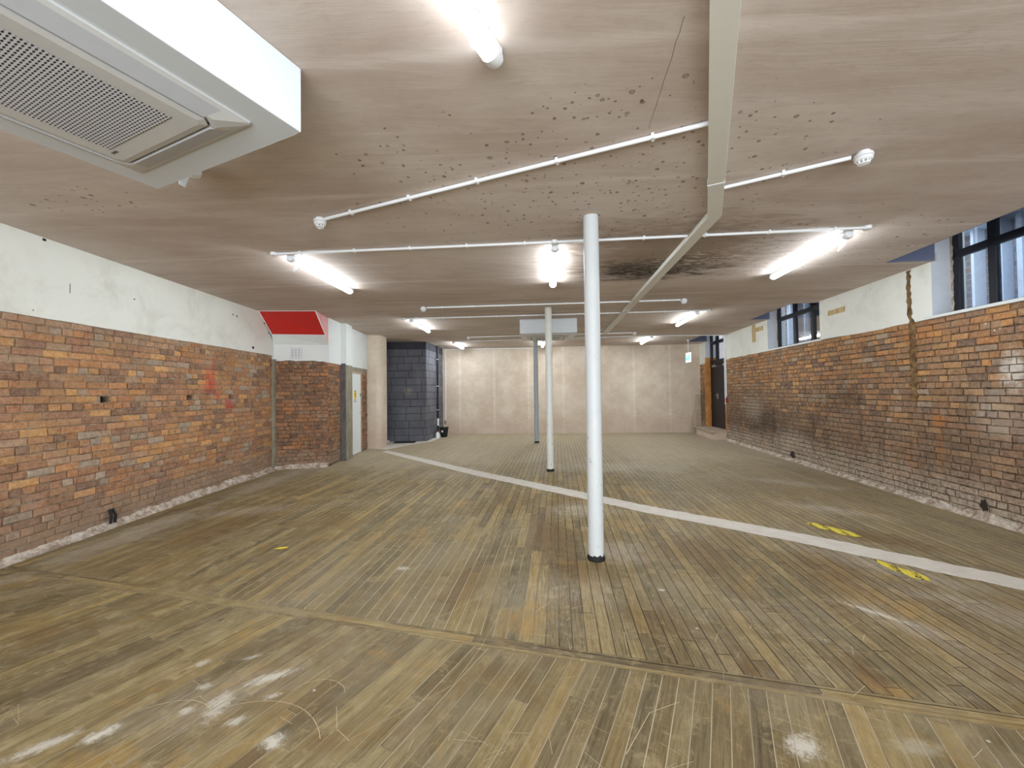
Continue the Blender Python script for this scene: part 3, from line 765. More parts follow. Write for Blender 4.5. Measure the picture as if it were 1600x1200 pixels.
# ------------------------------------------------------------------ left wall, alcove and passage
def build_wall_left():
    rng = random.Random(21); TOP = 2.28
    holes = ((1.04, 1.475), (2.29, 1.475), (3.19, 1.475))
    zc = TOP - 0.0775 * 10 - 0.0775 / 2                      # middle of the course with the three sockets
    mb = MB()
    mb.box((-7.8, 0.10, 0), (4.9, 0.36, TOP), 1, tr=FL)
    segs = [-7.8] + [x for h in holes for x in (h[0] - .065, h[0] + .065)] + [4.4]
    z0, z1 = zc - .036, zc + .036
    mb.box((-7.8, 0.0, 0), (4.4, 0.11, z0), 1, tr=FL)
    mb.box((-7.8, 0.0, z1), (4.4, 0.11, TOP), 1, tr=FL)
    for i in range(0, len(segs), 2): mb.box((segs[i], 0.0, z0), (segs[i + 1], 0.11, z1), 1, tr=FL)
    for h in holes: mb.box((h[0] - .06, 0.098, z0), (h[0] + .06, 0.102, z1), 2, tr=FL)  # near-black backs paint in the shade inside the sockets
    def bias(s, z, col, k, r):
        if z > 2.16 and r.random() < .7: col = lerp3(col, (160, 138, 118), 0.55)
        if z < 0.35: col = lerp3(col, (136, 112, 92), 0.5)
        return col, k
    brick_courses(mb, FL, -2.6, 4.4, 0.04, TOP, PAL_L, rng, voids=[(h[0], zc, .062) for h in holes], bias=bias, header_every=5, length=0.236)
    wl = structure(mb, 'wall_left', [M['brick_l'], M['mortar_l'], M['dark']])
    pb = MB(); prev = None; n = 60
    for i in range(n + 1):
        s = -7.8 + 12.62 * i / n; zb = TOP - .004 + rng.uniform(-.003, .003)
        r = [FL(s, -0.026, zb), FL(s, 0.36, zb), FL(s, 0.36, H + .1), FL(s, -0.026, H + .1)]
        if prev: pb.ring([prev, r], caps=(i in (1, n)))
        prev = r
    pb.build('plaster_band', M['white'], wl)
    hk = MB()
    for s, z, w, h in ((3.76, 2.36, .03, .022), (0.38, 3.05, .016, .012), (3.2, 2.86, .012, .012), (3.3, 2.85, .012, .016), (1.36, 2.69, .008, .008), (0.62, 2.63, .0025, .05), (3.98, 3.02, .02, .011), (4.12, 2.87, .022, .013), (4.26, 2.70, .022, .009)):
        hk.box((s - w, -0.0275, z - h), (s + w, -0.02, z + h), tr=FL)
    hk.build('paint_chip', M['dark'], wl)
    fillet('trim_2', FL, -2.6, 4.36, 0.075, 0.13, M['rubble'], rng)

    # alcove
    T2 = 2.17; ab = MB(); L = FA.len
    ab.box((-0.1, 0.0, 0), (L, 0.2, T2), 1, tr=FA)
    brick_courses(ab, FA, 0.04, L, 0.03, T2, PAL_A, rng, length=0.232)
    wa = structure(ab, 'wall_alcove', [M['brick_l'], M['mortar_r']])
    jb = MB(); prev = None
    for i in range(30):
        z = 2.2 * i / 29
        w = rng.uniform(.03, .06)
        r = [FA(-.04, -.05, z), FA(w, -.05 - rng.uniform(0, .015), z), FA(w + .02, 0.02, z), FA(-.04, 0.02, z)]
        if prev: jb.ring([prev, r], caps=False)
        prev = r
    jb.build('broken_corner', M['conc'], wa)
    ub = MB()
    zs = [T2 + (rng.uniform(-.02, .02) if i not in (0, 12) else 0) for i in range(13)]
    prev = None
    for i in range(13):
        s = -0.02 + (L + .02) * i / 12
        r = [FA(s, -0.018, zs[i]), FA(s, 0.2, zs[i]), FA(s, 0.2, H + .05), FA(s, -0.018, H + .05)]
        if prev: ub.ring([prev, r], caps=(i in (1, 12)))
        prev = r
    ub.build('upper_board', M['white_cool'], wa)
    fillet('trim_3', FA, 0.0, L, 0.07, 0.12, M['rubble'], rng)
    # boxed underside of the stair: red slope, grey-white lower slope, pink end
    A = [(-4.74, 7.42, H), (-3.70, 7.47, H)]
    Bq = [(-4.72, 7.80, 2.68), (-3.75, 7.98, 2.68)]
    Cq = [(-4.78, 7.935, 2.50), (-3.79, 8.185, 2.50)]
    sb = MB(); sb.poly([A[0], A[1], Bq[1], Bq[0]])
    st = structure(sb, 'trim_4', M['red'])
    s2 = MB(); s2.poly([Bq[0], Bq[1], Cq[1], Cq[0]])
    s2.build('lower_slope', M['white_cool'], st)
    s3 = MB(); s3.poly([A[1], (-3.80, 8.19, H), (-3.79, 8.185, 2.50), Bq[1]])
    s3.build('stair_cheek', M['pink'], st)
    s4 = MB()
    for a, b in ((A[0], A[1]), (A[1], Bq[1]), (Bq[0], Bq[1]), (A[0], Bq[0])): s4.tube([a, b], 0.009, 6)
    s4.build('soffit_edge', M['white_cool'], st)

    # passage wall: brick, plaster above, post, white door, brick
    pm = MB(); PT = 2.14; D0, D1 = 1.22, 2.02
    pm.box((0, 0.0, 0), (D0, 0.2, PT), 1, tr=FP); pm.box((D1, 0.0, 0), (FP.len, 0.2, PT), 1, tr=FP); pm.box((D0, 0.0, 2.0), (D1, 0.2, PT), 1, tr=FP)
    brick_courses(pm, FP, 0.0, 0.62, 0.03, PT, PAL_A, rng, length=0.232)
    brick_courses(pm, FP, D1 + .06, FP.len, 0.03, PT - .1, PAL_A, rng, length=0.232)
    wp = structure(pm, 'wall_passage', [M['brick_l'], M['mortar_r']])
    up = MB(); up.box((-0.02, -0.02, PT), (FP.len, 0.2, H + .1), tr=FP); up.box((0.66, -0.13, PT), (1.06, -0.02, H + .1), tr=FP)
    up.build('upper_board', M['white_cool'], wp)
    pp = MB(); pp.box((0.68, -0.12, 0), (1.08, 0.0, PT + .03), tr=FP)
    pp.build('concrete_post', M['conc'], wp)
    pq = MB(); pq.box((0.655, -0.115, 0), (0.68, 0.0, PT + .03), tr=FP)  # thin slab giving the post's near face a darker tone
    pq.build('dark_face', M['concd'], wp)
    ln = MB(); ln.box((D0 - .1, -0.016, 2.03), (FP.len, 0.0, PT + .02), tr=FP); ln.build('lintel', M['conc'], wp)
    # riser door
    dm = MB(); dm.box((D0 + .03, -0.012, 0.01), (D1 - .03, 0.03, 1.985), tr=FP)
    dr = structure(dm, 'door_1', M['door'], bevel=.003)
    fm = MB()
    for lo, hi in (((D0 - .02, -.02, 0), (D0 + .027, .05, 2.03)), ((D1 - .027, -.02, 0), (D1 + .02, .05, 2.03)), ((D0 - .02, -.02, 1.99), (D1 + .02, .05, 2.03))): fm.box(lo, hi, tr=FP)
    fm.build('door_frame', M['plank'], dr)
    hm = MB(); hm.tube([FP(D1 - .09, -.012, 1.0), FP(D1 - .09, -.06, 1.0), FP(D1 - .2, -.062, 1.0)], .009, 8); hm.tube([FP(D1 - .09, -.011, 1.0), FP(D1 - .09, -.02, 1.0)], .026, 14)
    hm.build('door_handle', M['metal'], dr, smooth=True)
    km = MB(); km.box((D1 - .075, -.018, 1.42), (D1 - .045, -.011, 1.5), tr=FP); km.build('lock', M['black'], dr)
    sx = (D0 + D1) / 2 - .04
    sg = MB(); q = .085
    sg.ring([[FP(sx - q, o, 1.37), FP(sx + q, o, 1.37), FP(sx + q, o, 1.53), FP(sx + q * .4, o, 1.58), FP(sx - q * .4, o, 1.58), FP(sx - q, o, 1.53)] for o in (-.0125, -.015)])
    sp = sg.build('warning_sign', M['yellow'], dr)
    sk = MB()
    sk.ring([[FP(sx + a * .9, o, 1.37 + b) for a, b in ((-.012, .02), (.012, .02), (.02, .09), (.045, .09), (0, .165), (-.03, .1), (-.005, .1))] for o in (-.0152, -.0165)])
    sk.box((sx - .05, -.0165, 1.548), (sx + .05, -.0152, 1.562), tr=FP)
    sk.build('warning_bolt', M['black'], sp)
    tx = MB()
    for z, a, b in ((1.335, -.055, .055), (1.295, -.07, -.012), (1.295, .012, .07)): tx.box((sx + a, -.0145, z - .009), (sx + b, -.0125, z + .009), tr=FP)
    tx.build('sign_text', M['black'], dr)
    # plastered pier beside the door, its right arris rounded off
    pr = MB(); pts = [(-4.2, 10.72), (-3.70, 10.72)] + [(-3.70 + .15 * math.sin(a), 10.87 - .15 * math.cos(a)) for a in [R(15 * k) for k in range(1, 7)]] + [(-3.55, 11.25), (-4.2, 11.25)]
    pr.ring([[(x, y, z) for x, y in pts] for z in (0, H + .05)])
    structure(pr, 'wall_pier', M['back'], smooth=True)
    # lobby between pier and blockwork, its shade painted in as a near-black wall
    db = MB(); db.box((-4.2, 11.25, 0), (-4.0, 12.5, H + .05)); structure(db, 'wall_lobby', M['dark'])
build_wall_left()

# ------------------------------------------------------------------ grey block wall, back wall and the shell behind the camera
def build_shell():
    rng = random.Random(8)
    mb = MB(); dark, mid = (64, 66, 74), (255, 255, 255)
    mb.box((-0.05, 0.0, 0), (FK.len, 0.3, H + .05), 1, tr=FK)
    mb.box((0, 0.0, 0), (FKR.len, 0.3, H + .05), 1, tr=FKR)
    def bb(s, z, col, k, r): return ((150, 150, 160) if z > 2.78 else col), 1.0
    pal = [(255, 255, 255), (250, 250, 252), (246, 247, 250), (250, 249, 248), (240, 242, 246)]
    for fr in (FK, FKR):
        brick_courses(mb, fr, 0.0, fr.len, 0.0, H, pal, rng, course=0.222, length=0.45, proud=0.010, joint=0.012, header_every=0, bias=bb)
    structure(mb, 'wall_block', [M['block'], m_plain('painted_joint', (46, 47, 54), 0.8)])
    bk = MB(); bk.box((-0.4, 0.0, 0), (FB.len + .2, 0.2, H + .05), tr=FB); structure(bk, 'wall_back', M['back'])
    fb = MB(); fb.box((-6, -4.3, 0), (6.5, -4.1, H + .1)); structure(fb, 'wall_street', M['white'])
build_shell()

# ------------------------------------------------------------------ windows and the double door on the right
def build_window(name, w, z0, o, s_mull, trans, sill_end):
    fb = MB(); t = .05; z1 = 3.56
    bars = [((w[0], z0), (w[0] + .07, z1)), ((w[1] - .11, z0), (w[1] - .03, z1)), ((w[0], z0), (w[1] - .03, z0 + .05)), ((w[0], z1 - .06), (w[1] - .03, z1)), ((w[0], trans - .045), (w[1] - .03, trans + .045))]
    for m in s_mull: bars.append(((m - .045, z0), (m + .045, z1)))
    for (a, b), (c, d) in bars: fb.box((a, o - t / 2, b), (c, o + t / 2, d), tr=FR)
    wn = structure(fb, name, M['black'], bevel=.004)
    xs = [w[0] + .07] + [m for m in s_mull] + [w[1] - .11]
    for i in range(len(xs) - 1):
        for a, b in ((z0 + .05, trans - .045), (trans + .045, z1 - .06)):
            p = MB(); q0, q1 = xs[i] + (.045 if i else 0), xs[i + 1] - (.045 if i < len(xs) - 2 else 0)
            p.poly([FR(q0, o + .005, a), FR(q1, o + .005, a), FR(q1, o + .005, b), FR(q0, o + .005, b)])
            p.build('window_pane', M['glass'], wn)
    sb = MB(); sb.box((w[0] - .02, -0.05, z0 - .035), (sill_end, o + .05, z0), tr=FR); sb.build('window_sill', M['white_cool'], wn, bevel=.004)
    rg = MB(); prev = None; rng = random.Random(int(z0 * 100 + w[0] * 10))
    for i in range(26):
        z = z0 + (z1 - z0) * i / 25
        a = w[1] - .035 + rng.uniform(-.012, .012)
        r = [FR(a, o - .03, z), FR(w[1] - .004, o - .03, z), FR(w[1] - .004, o + .03, z), FR(a, o + .03, z)]
        if prev: rg.ring([prev, r], caps=False)
        prev = r
    rg.build('filler_bead', M['rubble'], wn)
    return wn
build_window('window_1', W1, 2.385, 0.22, (0.43, -0.42), 3.13, 1.02)
build_window('window_2', W2, 2.385, 0.20, (4.35, 3.74), 3.05, 5.12)

def build_double_door():
    o = 0.17; s0, s1 = DR; z0, zt, z1 = 0.27, 2.30, 3.5; sp = 8.68
    fb = MB()
    for (a, b), (c, d) in (((s0, z0), (s0 + .05, z1)), ((s1 - .06, z0), (s1, z1)), ((s0, zt), (s1, zt + .14)), ((s0, z1 - .05), (s1, z1)), ((sp - .05, zt + .14), (sp + .05, z1)), ((s0, 2.95), (s1, 3.05))):
        fb.box((a, o - .04, b), (c, o + .04, d), tr=FR)
    d = structure(fb, 'door_2', M['black'], bevel=.004)
    for a, b in ((s0 + .055, sp - .003), (sp + .003, s1 - .065)):
        l = MB(); l.box((a, o - .03, z0 + .005), (b, o + .015, zt - .005), tr=FR); lf = l.build('door_leaf', M['black'], d, bevel=.003)
        c = MB(); m = b - .28 if b > sp + .1 else a + .3
        c.box((m - .12, o - .075, zt - .09), (m + .12, o - .031, zt - .03), tr=FR); c.tube([FR(m, o - .06, zt - .03), FR(m - .15, o - .07, zt + .02)], .01, 6)
        c.build('door_closer', M['metal'], lf)
    h = MB(); h.box((sp - .06, o - .045, 1.18), (sp - .02, o - .03, 1.36), tr=FR); h.tube([FR(sp - .04, o - .045, 1.3), FR(sp - .04, o - .09, 1.3), FR(sp - .16, o - .09, 1.3)], .01, 8)
    h.build('door_handle', M['metal'], d)
    for a, b in ((s0 + .05, sp - .05), (sp + .05, s1 - .06)):
        p = MB(); p.poly([FR(a, o, zt + .14), FR(b, o, zt + .14), FR(b, o, 2.95), FR(a, o, 2.95)]); p.build('fanlight_pane', M['glass'], d)
    # step in front of the door
    st = MB(); st.box((DR[0] - .02, -0.34, 0), (DR[1] + .08, 0.0, 0.23), tr=FR)
    so = structure(st, 'trim_5', M['back'], bevel=.006)
    tr = MB(); tr.box((DR[0] - .06, -0.40, 0.23), (DR[1] + .14, 0.15, 0.262), tr=FR); tr.build('step_tread', M['plank'], so, bevel=.004)
build_double_door()

# yard outside the windows: paving, the building across it and its pale pipes
def build_yard():
    g = MB(); g.box((-6, 0.5, 2.05), (14, 4.2, 2.15), tr=FR); structure(g, 'yard_paving', M['tarmac'])
    w = MB(); w.box((-6, 2.6, 2.15), (1.2, 2.9, 5.2), tr=FR); w.box((1.2, 2.6, 2.15), (16, 2.9, 7.5), tr=FR); yw = structure(w, 'wall_yard', M['outbrick'])
    rng = random.Random(4)
    q = -3.0
    while q < 13.5:
        p = MB(); wd_ = rng.choice((.05, .06, .08, .11, .22)) if q < 4.5 else rng.choice((.04, .06, .07))
        p.box((q, 2.42 + .1 * rng.random(), 2.15), (q + wd_, 2.6, 5.1), tr=FR); p.build('downpipe' if wd_ < .2 else 'rendered_panel', M['pale'], yw)
        q += wd_ + rng.uniform(.15, .4) * (1 if q < 4.5 else 2)
    b = MB(); b.box((-6, 2.3, 4.2), (14, 2.6, 4.35), tr=FR); b.build('gutter', M['pale'], yw)
build_yard()

# ------------------------------------------------------------------ cast-iron columns
for i, (x, y, r, m, lab) in enumerate((
        (0.73, 3.56, 0.069, 'column', 'white chipped iron column nearest the camera, dark ragged base ring on boards'),
        (0.70, 7.46, 0.066, 'column_b', 'white speckled iron column second from the camera, in front of far ceiling unit'),
        (0.70, 11.55, 0.066, 'column_c', 'grey iron column farthest from the camera, near the bare plaster wall'))):
    t = thing('column', lab, 'column', (x, y, 0), 0, 'iron columns down the middle of the room')
    b = MB(); n = 32
    b.lathe([(r, 0.0), (r, 0.7), (r * .995, 1.6), (r * .985, 2.5), (r * .98, H)], n)
    b.build('shaft', M[m], t, smooth=True)
    rg = MB(); rng = random.Random(i); rings = []
    for z, k in ((0.0, 1.09), (0.012, 1.13), (0.03, 1.06), (0.045, 1.005)):
        rings.append([(r * k * rng.uniform(.97, 1.04) * math.cos(2 * math.pi * j / n), r * k * rng.uniform(.97, 1.04) * math.sin(2 * math.pi * j / n), z + (rng.uniform(-.006, .012) if z > .02 else 0)) for j in range(n)])
    rg.ring(rings); rg.build('base_ring', M['rubber'], t)

# ------------------------------------------------------------------ ceiling cassette air conditioners
def make_ac(loc, rz, label, W=1.25, h=0.31):
    """local frame: origin at the centre on the ceiling, z down is negative"""
    t = thing('air_conditioner', label, 'air conditioner', loc, rz, 'ceiling air conditioners')
    w = W / 2
    b = MB(); b.box((-w, -w, -h), (w, w, 0)); b.build('housing', M['steel'], t, bevel=.004)
    p = MB(); rr = lambda a, z, c: [(x * a + cx * c, y * a + cy * c, z) for x, y, cx, cy in ((-1, -1, 1, 0), (1, -1, -1, 0), (1, -1, 0, 1), (1, 1, 0, -1), (1, 1, -1, 0), (-1, 1, 1, 0), (-1, 1, 0, -1), (-1, -1, 0, 1))]
    p.ring([rr(.482, -h, .01), rr(.482, -h - .008, .01), rr(.40, -h - .038, .04), rr(.385, -h - .038, .04), rr(.385, -h - .02, .04)], caps=False)
    p.poly([(-.385, -.385, -h - .019), (.385, -.385, -h - .019), (.385, .385, -h - .019), (-.385, .385, -h - .019)], 1)
    p.build('fascia_panel', [M['acplastic'], M['dark']], t)
    for k in range(4):
        l = MB(); c, s = math.cos(k * math.pi / 2), math.sin(k * math.pi / 2)
        rot = lambda x, y, z: (x * c - y * s, x * s + y * c, z)
        L = .33
        vs = [(-L - .03, -.462, -h - .0155), (L + .03, -.462, -h - .0155), (L, -.388, -h - .0425), (-L, -.388, -h - .0425), (-L - .03, -.462, -h - .012), (L + .03, -.462, -h - .012), (L, -.388, -h - .036), (-L, -.388, -h - .036)]
        l.add([rot(*v) for v in vs], [(0, 1, 2, 3), (4, 7, 6, 5), (0, 4, 5, 1), (1, 5, 6, 2), (2, 6, 7, 3), (3, 7, 4, 0)])
        l.build('louver', M['chrome'], t)
    f = MB(); a, bq = .372, .345
    f.ring([rr(a, -h - .02, .03), rr(a, -h - .040, .03), rr(bq, -h - .046, .02)], caps=False)
    f.poly([(x, y, z) for x, y, z in rr(bq, -h - .046, .02)])
    g = f.build('intake_panel', M['acplastic'], t)
    q = MB(); q.poly([(-.27, -.27, -h - .0475), (.27, -.27, -h - .0475), (.27, .27, -h - .0475), (-.27, .27, -h - .0475)])
    q.build('intake_grille', M['grille'], g)
    d = MB(); d.box((-.30, .285, -h - .048), (-.255, .297, -h - .0455)); d.build('badge', M['concd'], g)
    return t
a = R(24)
e1 = Vector((-math.cos(a), math.sin(a), 0)); e2 = Vector((-math.sin(a), -math.cos(a), 0))
c1 = Vector((-1.0, 1.888, 0)) + (e1 + e2) * 0.625
make_ac((c1.x, c1.y, H - .001), R(-24), 'large white ceiling air conditioner overhead at top left, close to the camera')
make_ac((0.845, 9.21, H - .001), R(-4), 'white ceiling air conditioner far down the room behind the slim middle column', W=1.24)

# ------------------------------------------------------------------ batten lights
def make_batten(x, y, ang, label, film=0.0, L=1.52, lamp='lamp'):
    """starts at (x, y) and runs away at ang from the +y axis; local +x is its length"""
    t = thing('batten_light', label, 'ceiling light', (x, y, H - .001), math.pi / 2 - ang, 'batten lights on the ceiling')
    b = MB(); b.box((0.0, -.036, -.048), (L, .036, 0)); b.build('backplate', M['plastic'], t, bevel=.004)
    prof = lambda X, k=1.0: [(X, k * .043 * math.cos(R(v)), -.046 - k * .036 * max(0, -math.sin(R(v))) ) for v in range(180, 361, 15)]
    d = MB(); d.ring([prof(.05), prof(L - .05)]); d.build('diffuser', M[lamp], t, smooth=True)
    for X0, X1, X2 in ((0.05, 0.015, -0.008), (L - .05, L - .015, L + .008)):
        e = MB(); e.ring([prof(X0, 1.06), prof(X1, 1.04), prof(X2, .82)]); e.build('end_cap', M['plastic'], t, smooth=True)
    for X in (.12, L - .12):
        c = MB(); c.box((X - .012, -.05, -.054), (X + .012, .05, -.042)); c.build('clip', M['plastic'], t)
    if film:
        f = MB(); X = .09 if film < 2 else L - .12
        f.ring([[(X + i * .005, -.03 + i * .012 - .01 * math.sin(i), -.07 - i * .022), (X + .07 - i * .004, -.022 + i * .011, -.07 - i * .024), (X + .07 - i * .004, -.020 + i * .011, -.07 - i * .024), (X + i * .005, -.028 + i * .012 - .01 * math.sin(i), -.07 - i * .022)] for i in range(5)])
        f.build('film_flap', M['film'], t)
    return t
for x, y, g, lab, fm in (
        (-0.056 - 1.52 * math.sin(R(28)), 1.80 - 1.52 * math.cos(R(28)), 28, 'lit batten light at top centre, largest and nearest, its far end cap showing', 0),
        (-2.14 - 1.52 * math.sin(R(27)), 2.70 - 1.52 * math.cos(R(27)), 27, 'batten light mostly hidden behind the near air conditioner, film flap at its tip', 2),
        (-2.475, 4.42, 2.8, 'lit batten light left of the room with a loose film flap, before the red soffit', 1),
        (0.475, 4.20, 5.0, 'lit batten light in the middle row, just left of the nearest column', 0),
        (3.385, 3.93, 8.0, 'lit batten light on the right, film flap near the junction box, facing the large window', 1),
        (-2.12, 8.37, 2.5, 'lit batten light above the door to the grey blockwork, far left row', 0),
        (3.72, 7.88, 8.0, 'lit batten light at right, in front of the smaller window', 0),
        (-1.80, 12.26, 4.0, 'small lit batten light farthest left, next to the grey blockwork corner', 0),
        (0.95, 12.0, 4.0, 'lit batten light behind the far air conditioner, close to the plaster wall', 0),
        (4.06, 11.45, 7.0, 'small lit batten light farthest right, near the black double door', 0)):
    make_batten(x, y, R(g), lab, fm, lamp='lamp_soft' if y < 2 else 'lamp')   # the two nearest tubes burn dimmer

# ------------------------------------------------------------------ conduits with saddle clips, detectors, trunking
TRUNK = [Vector((1.805 - 3.2 * math.sin(R(26)), 3.475 - 3.2 * math.cos(R(26)))), Vector((1.805, 3.475)), Vector((2.52, 10.60))]
def trunk_crossing(p, q):
    for a, b in zip(TRUNK, TRUNK[1:]):
        d, e = q - p, b - a; den = d.x * e.y - d.y * e.x
        if abs(den) < 1e-9: continue
        u = ((a - p).x * e.y - (a - p).y * e.x) / den; v = ((a - p).x * d.y - (a - p).y * d.x) / den
        if 0.02 < u < 0.98 and 0 <= v <= 1: return u
    return None

def conduit(pts, label, r=0.0142, spacing=0.52, wall=False, boxes=()):
    base = Vector(pts[0])
    t = thing('cable_conduit', label, 'conduit', base, 0, 'white conduits on the ceiling')
    P = [Vector(p) - base for p in pts]
    b = MB()
    for p, q in zip(P, P[1:]):
        # where a run meets the trunking it enters one side and leaves the other
        cut = trunk_crossing((p + base).xy, (q + base).xy) if abs(p.z - q.z) < .1 else None
        if cut is None: b.tube([p, q], r, 10)
        else:
            e = .062 / (q - p).length
            b.tube([p, p + (q - p) * (cut - e)], r, 10); b.tube([p + (q - p) * (cut + e), q], r, 10)
    for p in P[1:-1]:
        b.lathe([(r * .6, p.z - r * 1.2), (r * 1.25, p.z - r * .5), (r * 1.25, p.z + r * .5), (r * .6, p.z + r * 1.2)], 10, ctr=(p.x, p.y))
    b.build('tube', M['plastic'], t, smooth=True)
    for p, q in zip(P, P[1:]):
        d = q - p
        if abs(d.z) > 0.3: continue
        n = int(d.length / spacing)
        for i in range(n):
            f = (i + .5) / n; k = trunk_crossing((p + base).xy, (q + base).xy)
            if k is not None and abs(f - k) * d.length < .1: continue
            c = p + d * f; u = d.normalized(); v = Vector((-u.y, u.x, 0)); up = Vector((0, 0, 1))
            s = MB()
            s.box((-.009, -r * 1.45, -r * 1.2), (.009, r * 1.45, r * 1.16), tr=lambda a, bb, cc: c + u * a + v * bb + up * cc)
            s.box((-.012, r * 1.4, r * .0), (.012, r * 2.6, r * 1.16), tr=lambda a, bb, cc: c + u * a + v * bb + up * cc)
            s.build('saddle_clip', M['plastic'], t)
    for k in boxes:
        s = MB(); c = P[k]
        s.lathe([(.034, c.z - .018), (.036, c.z - .012), (.036, c.z + .0145)], 18, ctr=(c.x, c.y)); s.build('junction_box', M['plastic'], t, smooth=True)
    return t
zc = H - .0178
conduit([(-1.645, 3.497, zc), (1.165, 2.290, zc)], 'white conduit from left smoke detector up to the trunking, nearest the camera')
conduit([(1.655, 3.032, zc), (2.31, 2.655, zc)], 'short white conduit from the trunking to the detector at right')
conduit([(-2.50, 4.355, zc), (-2.62, 4.365, zc), (0.46, 4.11, zc), (3.48, 3.835, zc)], 'long white conduit feeding the middle row of three batten lights', boxes=(1, 2, 3))
conduit([(-1.545, 7.25, zc), (2.94, 6.86, zc)], 'white conduit between two smoke detectors, crossing behind the nearest column')
conduit([(-2.14, 8.30, zc), (-2.26, 8.31, zc), (3.90, 7.80, zc)], 'white conduit feeding the third row of lights, just before the far air conditioner', boxes=(1, 2))
conduit([(-1.155, 11.22, zc), (3.275, 10.74, zc)], 'white conduit with round detectors at both ends, past the far air conditioner')
pA = FR(7.45, -.045, zc)
conduit([(-1.80, 12.20, zc), (4.06, 11.38, zc), pA, (pA[0], pA[1], 1.27)], 'white conduit feeding the farthest lights, dropping down beside the black door', boxes=(1,))
pB = FR(7.55, -.042, zc)
conduit([pB, (pB[0], pB[1], 1.05)], 'thin white conduit dropping straight down at the black door edge', r=.014)
pq = FB(0.16, -.03, zc)
conduit([FB(3.6, -.03, zc - .02), (pq[0], pq[1], zc - .02), (pq[0], pq[1], 0.52)], 'white conduit along top of the plaster wall, turning down its left edge')

def detector(x, y, label):
    t = thing('smoke_detector', label, 'smoke detector', (x, y, H - .001), 0, 'smoke detectors on the ceiling')
    b = MB(); b.lathe([(.036, 0), (.036, -.016), (.052, -.018), (.054, -.034), (.050, -.037)], 24); b.build('base', M['plastic'], t, smooth=True)
    g = MB(); g.lathe([(.046, -.037), (.046, -.040)], 24); g.build('gap_ring', M['concd'], t)
    hd = MB(); hd.lathe([(.050, -.040), (.050, -.052), (.043, -.060), (.034, -.062)], 24); hd.build('sensor_body', M['plastic'], t, smooth=True)
    for k in range(8):
        a = 2 * math.pi * k / 8; v = MB(); v.tube([(.031 * math.cos(a), .031 * math.sin(a), -.060), (.029 * math.cos(a), .029 * math.sin(a), -.078)], .005, 6); v.build('vane', M['plastic'], t)
    c = MB(); c.lathe([(.033, -.077), (.033, -.081), (.02, -.085), (.0005, -.086)], 20); c.build('cap', M['plastic'], t, smooth=True)
for x, y, lab in ((-1.70, 3.52, 'white smoke detector at left end of the nearest conduit, below the air conditioner'), (2.365, 2.62, 'white smoke detector at upper right, largest and nearest one'),
                  (-1.61, 7.255, 'white smoke detector on far left of the conduit behind the nearest column'), (3.0, 6.855, 'white smoke detector right of the trunking at conduit end, above the right-hand light'),
                  (-1.22, 11.22, 'small white smoke detector left of the far air conditioner'), (3.34, 10.735, 'small white smoke detector right of the nearest column, far back')):
    detector(x, y, lab)

def build_trunking():
    t = thing('cable_trunking', 'cream square trunking bending across the ceiling from top centre to the far end', 'trunking', (1.79, 3.47, H - .001))
    o = Vector((1.79, 3.47, H)); w = .056; h = .052
    p0, p1, p2 = Vector((1.79 - 3.2 * math.sin(R(26)), 3.47 - 3.2 * math.cos(R(26)), H)), Vector((1.805, 3.475, H)), Vector((2.52, 10.60, H))
    p0 = Vector((1.805 - 3.2 * math.sin(R(26)), 3.475 - 3.2 * math.cos(R(26)), H))
    d1, d2 = (p1 - p0).normalized(), (p2 - p1).normalized()
    n1, n2 = Vector((d1.y, -d1.x, 0)), Vector((d2.y, -d2.x, 0)); nm = (n1 + n2).normalized(); nm = nm / nm.dot(n1)
    def sec(p, n, ww, z0, z1): return [tuple(p - o + n * ww + Vector((0, 0, z0))), tuple(p - o - n * ww + Vector((0, 0, z0))), tuple(p - o - n * ww + Vector((0, 0, z1))), tuple(p - o + n * ww + Vector((0, 0, z1)))]
    b = MB(); b.ring([sec(p0, n1, w - .003, -h + .006, 0), sec(p1, nm, w - .003, -h + .006, 0), sec(p2, n2, w - .003, -h + .006, 0)]); b.build('body', M['trunk'], t)
    l = MB(); l.ring([sec(p0, n1, w, -h, -h + .012), sec(p1, nm, w, -h, -h + .012), sec(p2, n2, w, -h, -h + .012)]); l.build('lid', M['trunk'], t, bevel=.002)
    for p, d, n in ((p1 - d1 * .62, d1, n1), (p1 + d2 * 4.1, d2, n2)):
        c = MB(); c.ring([sec(p - d * .012, n, w + .003, -h - .003, 0), sec(p + d * .012, n, w + .003, -h - .003, 0)]); c.build('coupling', M['plastic'], t)
build_trunking()

# ------------------------------------------------------------------ small things on the walls
def on_wall(fr, name, label, cat, s, o, z, group=None):
    p = fr(s, o, z)
    return thing(name, label, cat, p, fr.ang(), group)
# local frame there: x along the wall, and the room lies on the side given by sign
t = on_wall(FA, 'air_vent', 'square white air vent grille in the board under the red soffit', 'vent', 0.42, -0.018, 2.33)
b = MB(); q = .105
for lo, hi in (((-q, -.014, -q), (-q + .014, 0, q)), ((q - .014, -.014, -q), (q, 0, q)), ((-q, -.014, -q), (q, 0, -q + .014)), ((-q, -.014, q - .014), (q, 0, q))): b.box(lo, hi)
b.build('frame', M['plastic'], t)
b = MB()
for i in range(9): b.box((-q + .014, -.010, -q + .02 + i * .0215), (q - .014, -.002, -q + .032 + i * .0215))
for i in (-1, 1): b.box((i * .032 - .004, -.012, -q), (i * .032 + .004, -.002, q))
b.build('slat', M['plastic'], t)
b = MB(); b.box((-q - .005, -.0015, -q - .005), (q + .005, -.0005, q + .005)); b.build('shadow_backing', M['concd'], t)  # dark sheet wider than the frame to paint a shadow gap around it

